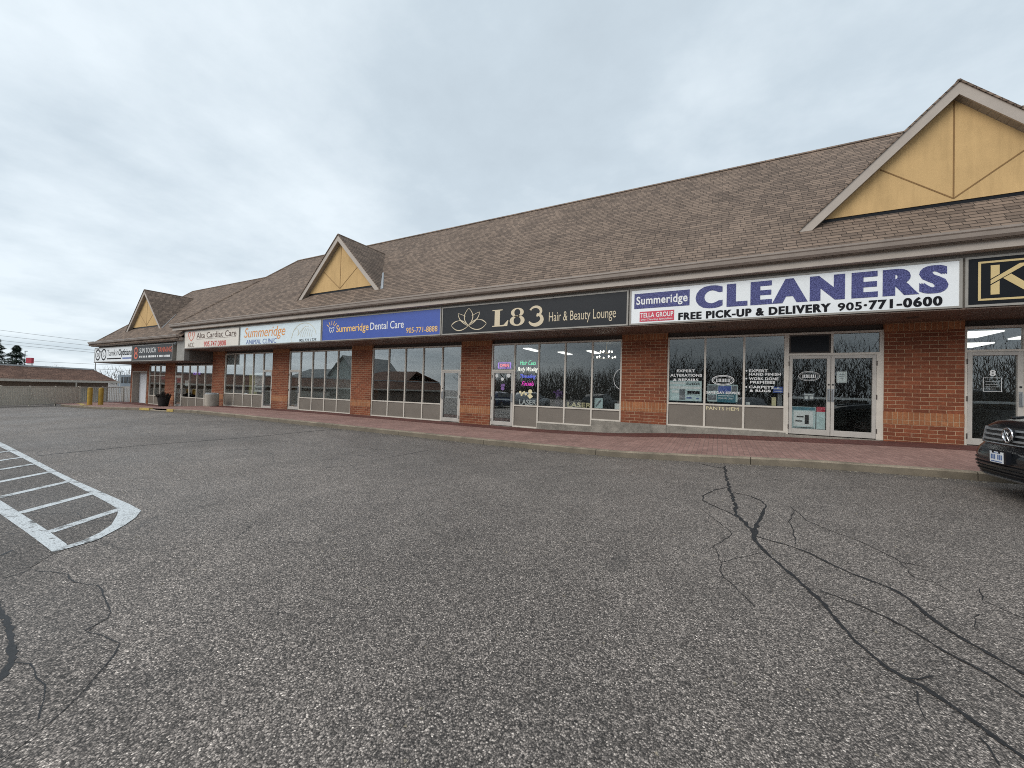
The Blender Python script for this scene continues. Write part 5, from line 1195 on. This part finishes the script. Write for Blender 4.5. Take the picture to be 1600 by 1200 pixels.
def woods(name, x0, y0, x1, y1, hmin, hmax, n, seed, depth=14):
    """a far wood of bare trunks and twigs that reads as one mass"""
    rnd = random.Random(seed); m = MB(); a, b = Vector((x0, y0, 0)), Vector((x1, y1, 0)); d = (b - a); s = Vector((-d.y, d.x, 0)).normalized()
    L = d.length
    for k in range(n):
        t = rnd.random(); o_ = rnd.uniform(0, depth); c = a + d * t + s * o_
        H = (hmin + (hmax - hmin) * (.5 + .5 * math.sin(t * L * .13 + seed) * math.cos(t * L * .051 + 1))) * rnd.uniform(.8, 1.1)
        if y0 < 0: H *= interp(c.x, [-60, -40, -22, -10], [.5, .58, .66, 1.0])     # lower young growth to the west
        z = -1 + H * rnd.random() ** 1.15 * .9; w = rnd.uniform(.02, .06) * (2.8 - 2.2 * z / H)
        ln = rnd.uniform(1.0, 3.4); dr = Vector((rnd.gauss(0, .35), rnd.gauss(0, .35), 1)).normalized(); p = Vector((c.x, c.y, z)); q = p + dr * ln
        sd_ = Vector((rnd.gauss(0, 1), rnd.gauss(0, 1), 0)).normalized() * w
        m.poly([p - sd_, p + sd_, q])
    o = obj(name, m, 'twig'); o['kind'] = 'stuff'; o['label'] = 'grey brown leafless wood mirrored in the shop windows' if y0 < 0 else 'thin grey line of leafless wood on the far horizon'; return o
woods('distant_woods', -230, 60, -120, 130, 5, 9, 5000, 1, 20)

# ------------------------------------------------------------------ black SUV at the right edge
PROF = [(.03, .27), (-.05, .33), (-.085, .45), (-.095, .60), (-.06, .70), (-.015, .745), (.0, .80), (.015, .92), (.04, 1.02), (.14, 1.095), (.6, 1.175), (1.3, 1.235), (1.45, 1.26), (2.15, 1.68), (2.55, 1.755), (3.4, 1.77), (4.3, 1.72), (4.75, 1.30), (4.95, 1.08), (5.0, .70), (4.98, .50), (4.85, .30)]
def bow(y): a = abs(y) / .99; return .07 * a * a + .17 * a ** 6
def fx_(z):
    P = PROF[:10]
    for k in range(len(P) - 1):
        if P[k][1] <= z <= P[k + 1][1]:
            t = (z - P[k][1]) / (P[k + 1][1] - P[k][1]); return P[k][0] + t * (P[k + 1][0] - P[k][0])
    return P[0][0]
def halfw(x, z):
    w = .985 if z < 1.15 else .985 - .27 * min(1, (z - 1.15) / .6)
    if z < .45: w -= .05 * (.45 - z) / .18
    return w
def make_suv(paint, label, group=None, detail=True):
    r = thing('parked_car', label, 'car', (0, 0, 0), group)
    m = MB(); N = 14; K = len(PROF)
    for k, (px_, pz_) in enumerate(PROF):
        for i in range(N + 1):
            u = -1 + 2 * i / N; u = math.copysign(abs(u) ** .8, u); w = halfw(px_, pz_); y = u * w
            fade = max(0, 1 - px_ / 1.6); bk = max(0, (px_ - 4.2) / .8) if px_ > 4.2 else 0
            zz = pz_ - (.05 * u ** 4 if pz_ > 1.0 else 0)
            m.v.append((px_ + bow(y) * fade - bow(y) * .6 * bk, y, zz))
    for k in range(K - 1):
        for i in range(N): a = k * (N + 1) + i; m.f.append((a, a + N + 1, a + N + 2, a + 1))
    # sides: strips between front/top profile and a mid line
    for s, i in ((1, N), (-1, 0)):
        base = len(m.v); idx = [k * (N + 1) + i for k in range(K)]
        m.v.append((2.4, s * .99, .75)); c = base
        for k in range(K):
            a, b = idx[k], idx[(k + 1) % K]; m.f.append((a, b, c) if s > 0 else (b, a, c))
    obj('body', m, paint, r, smooth=False).data.polygons.foreach_set('use_smooth', [True] * len(m.f))
    def strip(y0, y1, z0, z1, out, name, mat, n=12, th=.012, par=r):
        q = MB()
        for i in range(n + 1):
            y = y0 + (y1 - y0) * i / n
            for z, o_ in ((z0, 0), (z0, out), (z1, out), (z1, 0)): q.v.append((fx_(z) + bow(y) - o_, y, z))
        for i in range(n):
            a = i * 4
            for j in range(3): q.f.append((a + j, a + j + 1, a + j + 5, a + j + 4))
        q.f += [(0, 3, 2, 1), (n * 4, n * 4 + 1, n * 4 + 2, n * 4 + 3)]
        return obj(name, q, mat, par)
    if detail:
        g = strip(-.66, .66, .79, 1.005, .006, 'grille', 'carplastic', 16)
        for z in (.815, .885, .955):
            strip(-.65, .65, z, z + .026, .03, 'grille_bar', 'silver', 16, par=g)
        strip(.645, .675, .79, 1.0, .035, 'grille_trim', 'silver', 2, par=g); strip(-.675, -.645, .79, 1.0, .035, 'grille_trim', 'silver', 2, par=g)
        strip(-.68, .68, .772, .787, .028, 'grille_trim', 'chrome', 16, par=g)
        b = MB(); bx = fx_(.9) - .055; cz = .905
        P = [(bx, .095 * math.cos(rad(a)), cz + .095 * math.sin(rad(a))) for a in range(0, 361, 15)]
        b.tube(P, .013, 8, caps=False)
        for ps in (((-.055, .068), (-.02, .0), (0, .035), (.02, .0), (.055, .068)), ((-.08, .02), (-.035, -.07), (0, -.005), (.035, -.07), (.08, .02))):
            b.tube([(bx, y, cz + z) for y, z in ps], .009, 6)
        obj('badge', b, 'chrome', g); b = MB(); b.tube([(bx + .05, 0, cz), (bx + .005, 0, cz)], .092, 24); obj('badge_disc', b, 'black', g)
        for s in (1, -1):
            hl = strip(s * .69, s * .93, .845, 1.0, .012, 'headlight', 'carglass', 8); strip(s * .69, s * .93, .835, .845, .02, 'headlight_trim', 'chrome', 8, par=hl)
        lo = strip(-.80, .80, .335, .50, .004, 'lower_intake', 'black', 16)
        for z in (.37, .42, .47): strip(-.82, .82, z, z + .014, .018, 'intake_slat', 'carplastic', 16, par=lo)
        strip(-.88, .88, .285, .315, .03, 'skid_lip', 'silver', 18); strip(-.93, .93, .525, .545, .012, 'bumper_crease', 'carplastic', 18)
        b = MB(); X0 = fx_(.6) - .045; b.box(X0, X0 + .05, -.17, .165, .515, .69); pl_ = obj('plate_holder', b, 'black', r)
        b = MB(); b.box(X0 - .004, X0 - .0005, -.12, .155, .525, .675); obj('licence_plate', b, 'white', pl_)
        b = MB(); random.seed(21)
        for k in range(7):
            if k == 3: continue
            y = .13 - k * .034; b.box(X0 - .006, X0 - .0045, y - .023, y, .570, .635)
        b.box(X0 - .006, X0 - .0045, -.09, .125, .535, .548); b.box(X0 - .006, X0 - .0045, -.04, .09, .652, .662); obj('plate_lettering', b, 'plateblue', pl_)
        for s in (.08, -.05):
            b = MB(); b.tube([(X0 - .012, s, .668), (X0, s, .668)], .014, 8); obj('plate_bolt', b, 'black', pl_)
        for s in (1, -1):
            b = MB(); b.tube([(.3, s * .62, 1.13), (1.2, s * .55, 1.235)], .018, 6); obj('bonnet_crease', b, paint, r, smooth=True)
    # windows
    b = MB(); q = [(1.50 + bow(.8) * .05, -.84, 1.26), (1.50, .84, 1.26), (2.12, .70, 1.665), (2.12, -.70, 1.665)]
    b.prism([(x - .015, y, z + .015) for x, y, z in q], (.02, 0, -.02)); obj('windscreen', b, 'carglass', r)
    for s in (1, -1):
        b = MB()
        for x0, x1, x2, x3 in ((1.75, 2.2, 2.95, 2.95), (3.02, 3.02, 3.85, 3.85), (3.92, 3.92, 4.45, 4.65)):
            b.prism([(x0, s * .955, 1.22), (x1, s * .80, 1.63), (x2, s * .80, 1.65), (x3, s * .955, 1.22)], (0, s * .03, 0))
        obj('side_window', b, 'carglass', r)
        for x in (.95, 3.98):
            b = MB(); b.tube([(x, s * .78, .36), (x, s * .80, .36), (x, s * .985, .36), (x, s * 1.0, .36)], [.33, .37, .37, .345], 28); w_ = obj('wheel', b, 'tyre', r)
            b = MB()
            if detail:
                for k in range(5):
                    a = rad(90 + 72 * k); c, q = math.cos(a), math.sin(a)
                    for o_ in (-.045, .045):
                        b.prism([(x + c * .04 - q * o_ * .5 - q * .016, s * 1.002, .36 + q * .04 + c * o_ * .5 + c * .016), (x + c * .25 - q * o_ - q * .02, s * 1.0, .36 + q * .25 + c * o_ + c * .02),
                                 (x + c * .25 - q * o_ + q * .02, s * 1.0, .36 + q * .25 + c * o_ - c * .02), (x + c * .04 - q * o_ * .5 + q * .016, s * 1.002, .36 + q * .04 + c * o_ * .5 - c * .016)], (0, s * .012, 0))
                b.tube([(x, s * 1.0, .36), (x, s * 1.018, .36)], [.06, .045], 16)
                b.tube([(x + .255 * math.cos(rad(t)), s * 1.004, .36 + .255 * math.sin(rad(t))) for t in range(0, 361, 12)], .012, 6, caps=False)
            else: b.tube([(x, s * .99, .36), (x, s * 1.006, .36)], [.25, .235], 24)
            obj('rim', b, 'silver', w_)
            if detail:
                b = MB(); n = 20
                for k in range(n + 1):
                    a = rad(-14 + 208 * k / n)
                    for r_, y in ((.375, .972), (.375, 1.0), (.44, 1.0), (.455, .975)): b.v.append((x + r_ * math.cos(a), s * y, .36 + r_ * math.sin(a)))
                for k in range(n):
                    for j in range(3): a = k * 4 + j; b.f.append((a, a + 1, a + 5, a + 4))
                obj('wheel_arch', b, 'carplastic', r)
                b = MB(); b.tube([(x, s * .70, .40), (x, s * .9935, .40)], .385, 28); obj('wheel_well', b, 'black', r)
        if detail:
            y0, y1 = sorted((s * .965, s * .998))
            b = MB(); b.box(1.42, 3.52, y0, y1, .27, .40); obj('sill_trim', b, 'carplastic', r, bevel=.01)
            for x in (1.60, 2.98, 3.86):
                b = MB(); b.box(x, x + .008, s * .95 if s > 0 else -.9925, .9925 if s > 0 else -.95, .42, 1.14); obj('door_seam', b, 'black', r)
            for x in (2.62, 3.66):
                b = MB(); b.tube([(x, s * .985, .98), (x + .03, s * 1.02, .985), (x + .17, s * 1.02, .985), (x + .2, s * .985, .98)], .014, 8); obj('door_handle', b, paint, r)
        b = MB(); b.box(1.75, 1.95, min(s * .98, s * 1.16), max(s * .98, s * 1.16), 1.17, 1.31); obj('wing_mirror', b, paint, r, bevel=.03)
    b = MB(); b.box(.7, 4.6, -.85, .85, .22, .30); obj('underbody', b, 'black', r)
    return r
suv = make_suv('carpaint', 'black SUV entering at right edge with chrome round badge and front plate')
suv.location = (3.56, 7.90, .04); suv.rotation_euler = (0, rad(-1.0), rad(1.5))

# ------------------------------------------------------------------ what stands behind the photographer, mirrored in the shop windows
CG = 'cars parked across the lot'
for k, (x, y, rz, pn, lab) in enumerate(((-1.5, -6.5, 1.75, 'car_grey', 'dark grey car mirrored in the salon window'), (1.6, -7.2, 1.5, 'car_silver', 'silver car mirrored in the cleaners door'), (-15.5, -9, 1.62, 'car_white', 'white car mirrored in the dental window'), (-19.0, -9.2, 1.6, 'car_blue', 'dark blue car mirrored in the dental window'), (-9.0, -9.0, 1.6, 'car_grey', 'grey car mirrored in the dental door'))):
    c = make_suv(pn, lab, CG, False); c.location = (x, y, G(x, y) - .02); c.rotation_euler = (0, 0, rz); c.scale = (.93, .95, .88)
rnd = random.Random(5)
spots = [(-30, -60), (-24, -64), (-17, -58), (-9, -66), (-2, -61), (4, -57), (10, -64), (15, -60), (22, -66), (29, -59), (-44, -40), (-38, -44), (-50, -46)]
words = ['broad', 'slim', 'tall', 'short', 'crooked', 'dense', 'sparse', 'leaning', 'forked', 'twiggy', 'lone', 'spreading', 'bushy']
for k, (x, y) in enumerate(spots):
    put_tree(k % 3, x, y, -.5, rnd.uniform(.8, 1.15), rnd.uniform(0, 6), words[k] + ' bare tree across the street mirrored in the windows')
woods('distant_woods', 110, -78, -75, -78, 12.5, 17.5, 30000, 3, 24)
hb = thing('gabled_building', 'pale gabled shop building mirrored in the clinic windows', 'building', (-68, -32, -.6))
m = MB(); m.prism([(-71.5, -27, -.8), (-63.2, -27, -.8), (-63.2, -27, 3.6), (-67.35, -27, 7.4), (-71.5, -27, 3.6)], (0, -12, 0)); m.box(-90, -71.6, -40, -30, -.8, 3.2); obj('wall', m, 'paleteal', hb)
m = MB(); slab(m, [(-63.0, -26.4, 3.5), (-67.35, -26.4, 7.7), (-67.35, -39, 7.7), (-63.0, -39, 3.5)], .2); slab(m, [(-67.35, -26.4, 7.7), (-71.8, -26.4, 3.5), (-71.8, -39, 3.5), (-67.35, -39, 7.7)], .2); slab(m, [(-90, -29.4, 3.2), (-71.6, -29.4, 3.2), (-71.6, -35, 5.4), (-90, -35, 5.4)], .2); obj('roof', m, 'greyroof', hb)
m = MB()
for x in (-88, -84, -80, -76): m.box(x, x + 2.4, -29.99, -29.9, .0, 2.3)
obj('window', m, 'carglass', hb)
hb = thing('brick_house', 'dark brick house mirrored in the dental windows', 'house', (-57, -30, -.6))
m = MB(); m.box(-64, -51, -36, -28, -.8, 2.9); obj('wall', m, 'brick', hb)
m = MB(); slab(m, [(-64.5, -27.5, 2.8), (-50.5, -27.5, 2.8), (-52.5, -32, 4.7), (-62, -32, 4.7)], .15); slab(m, [(-62, -32, 4.7), (-52.5, -32, 4.7), (-50.5, -36.5, 2.8), (-64.5, -36.5, 2.8)], .15); obj('roof', m, 'shingle_b', hb)
m = MB()
for x in (-62, -58, -54): m.box(x, x + 1.2, -27.99, -27.9, .8, 2.2)
obj('window', m, 'carglass', hb)
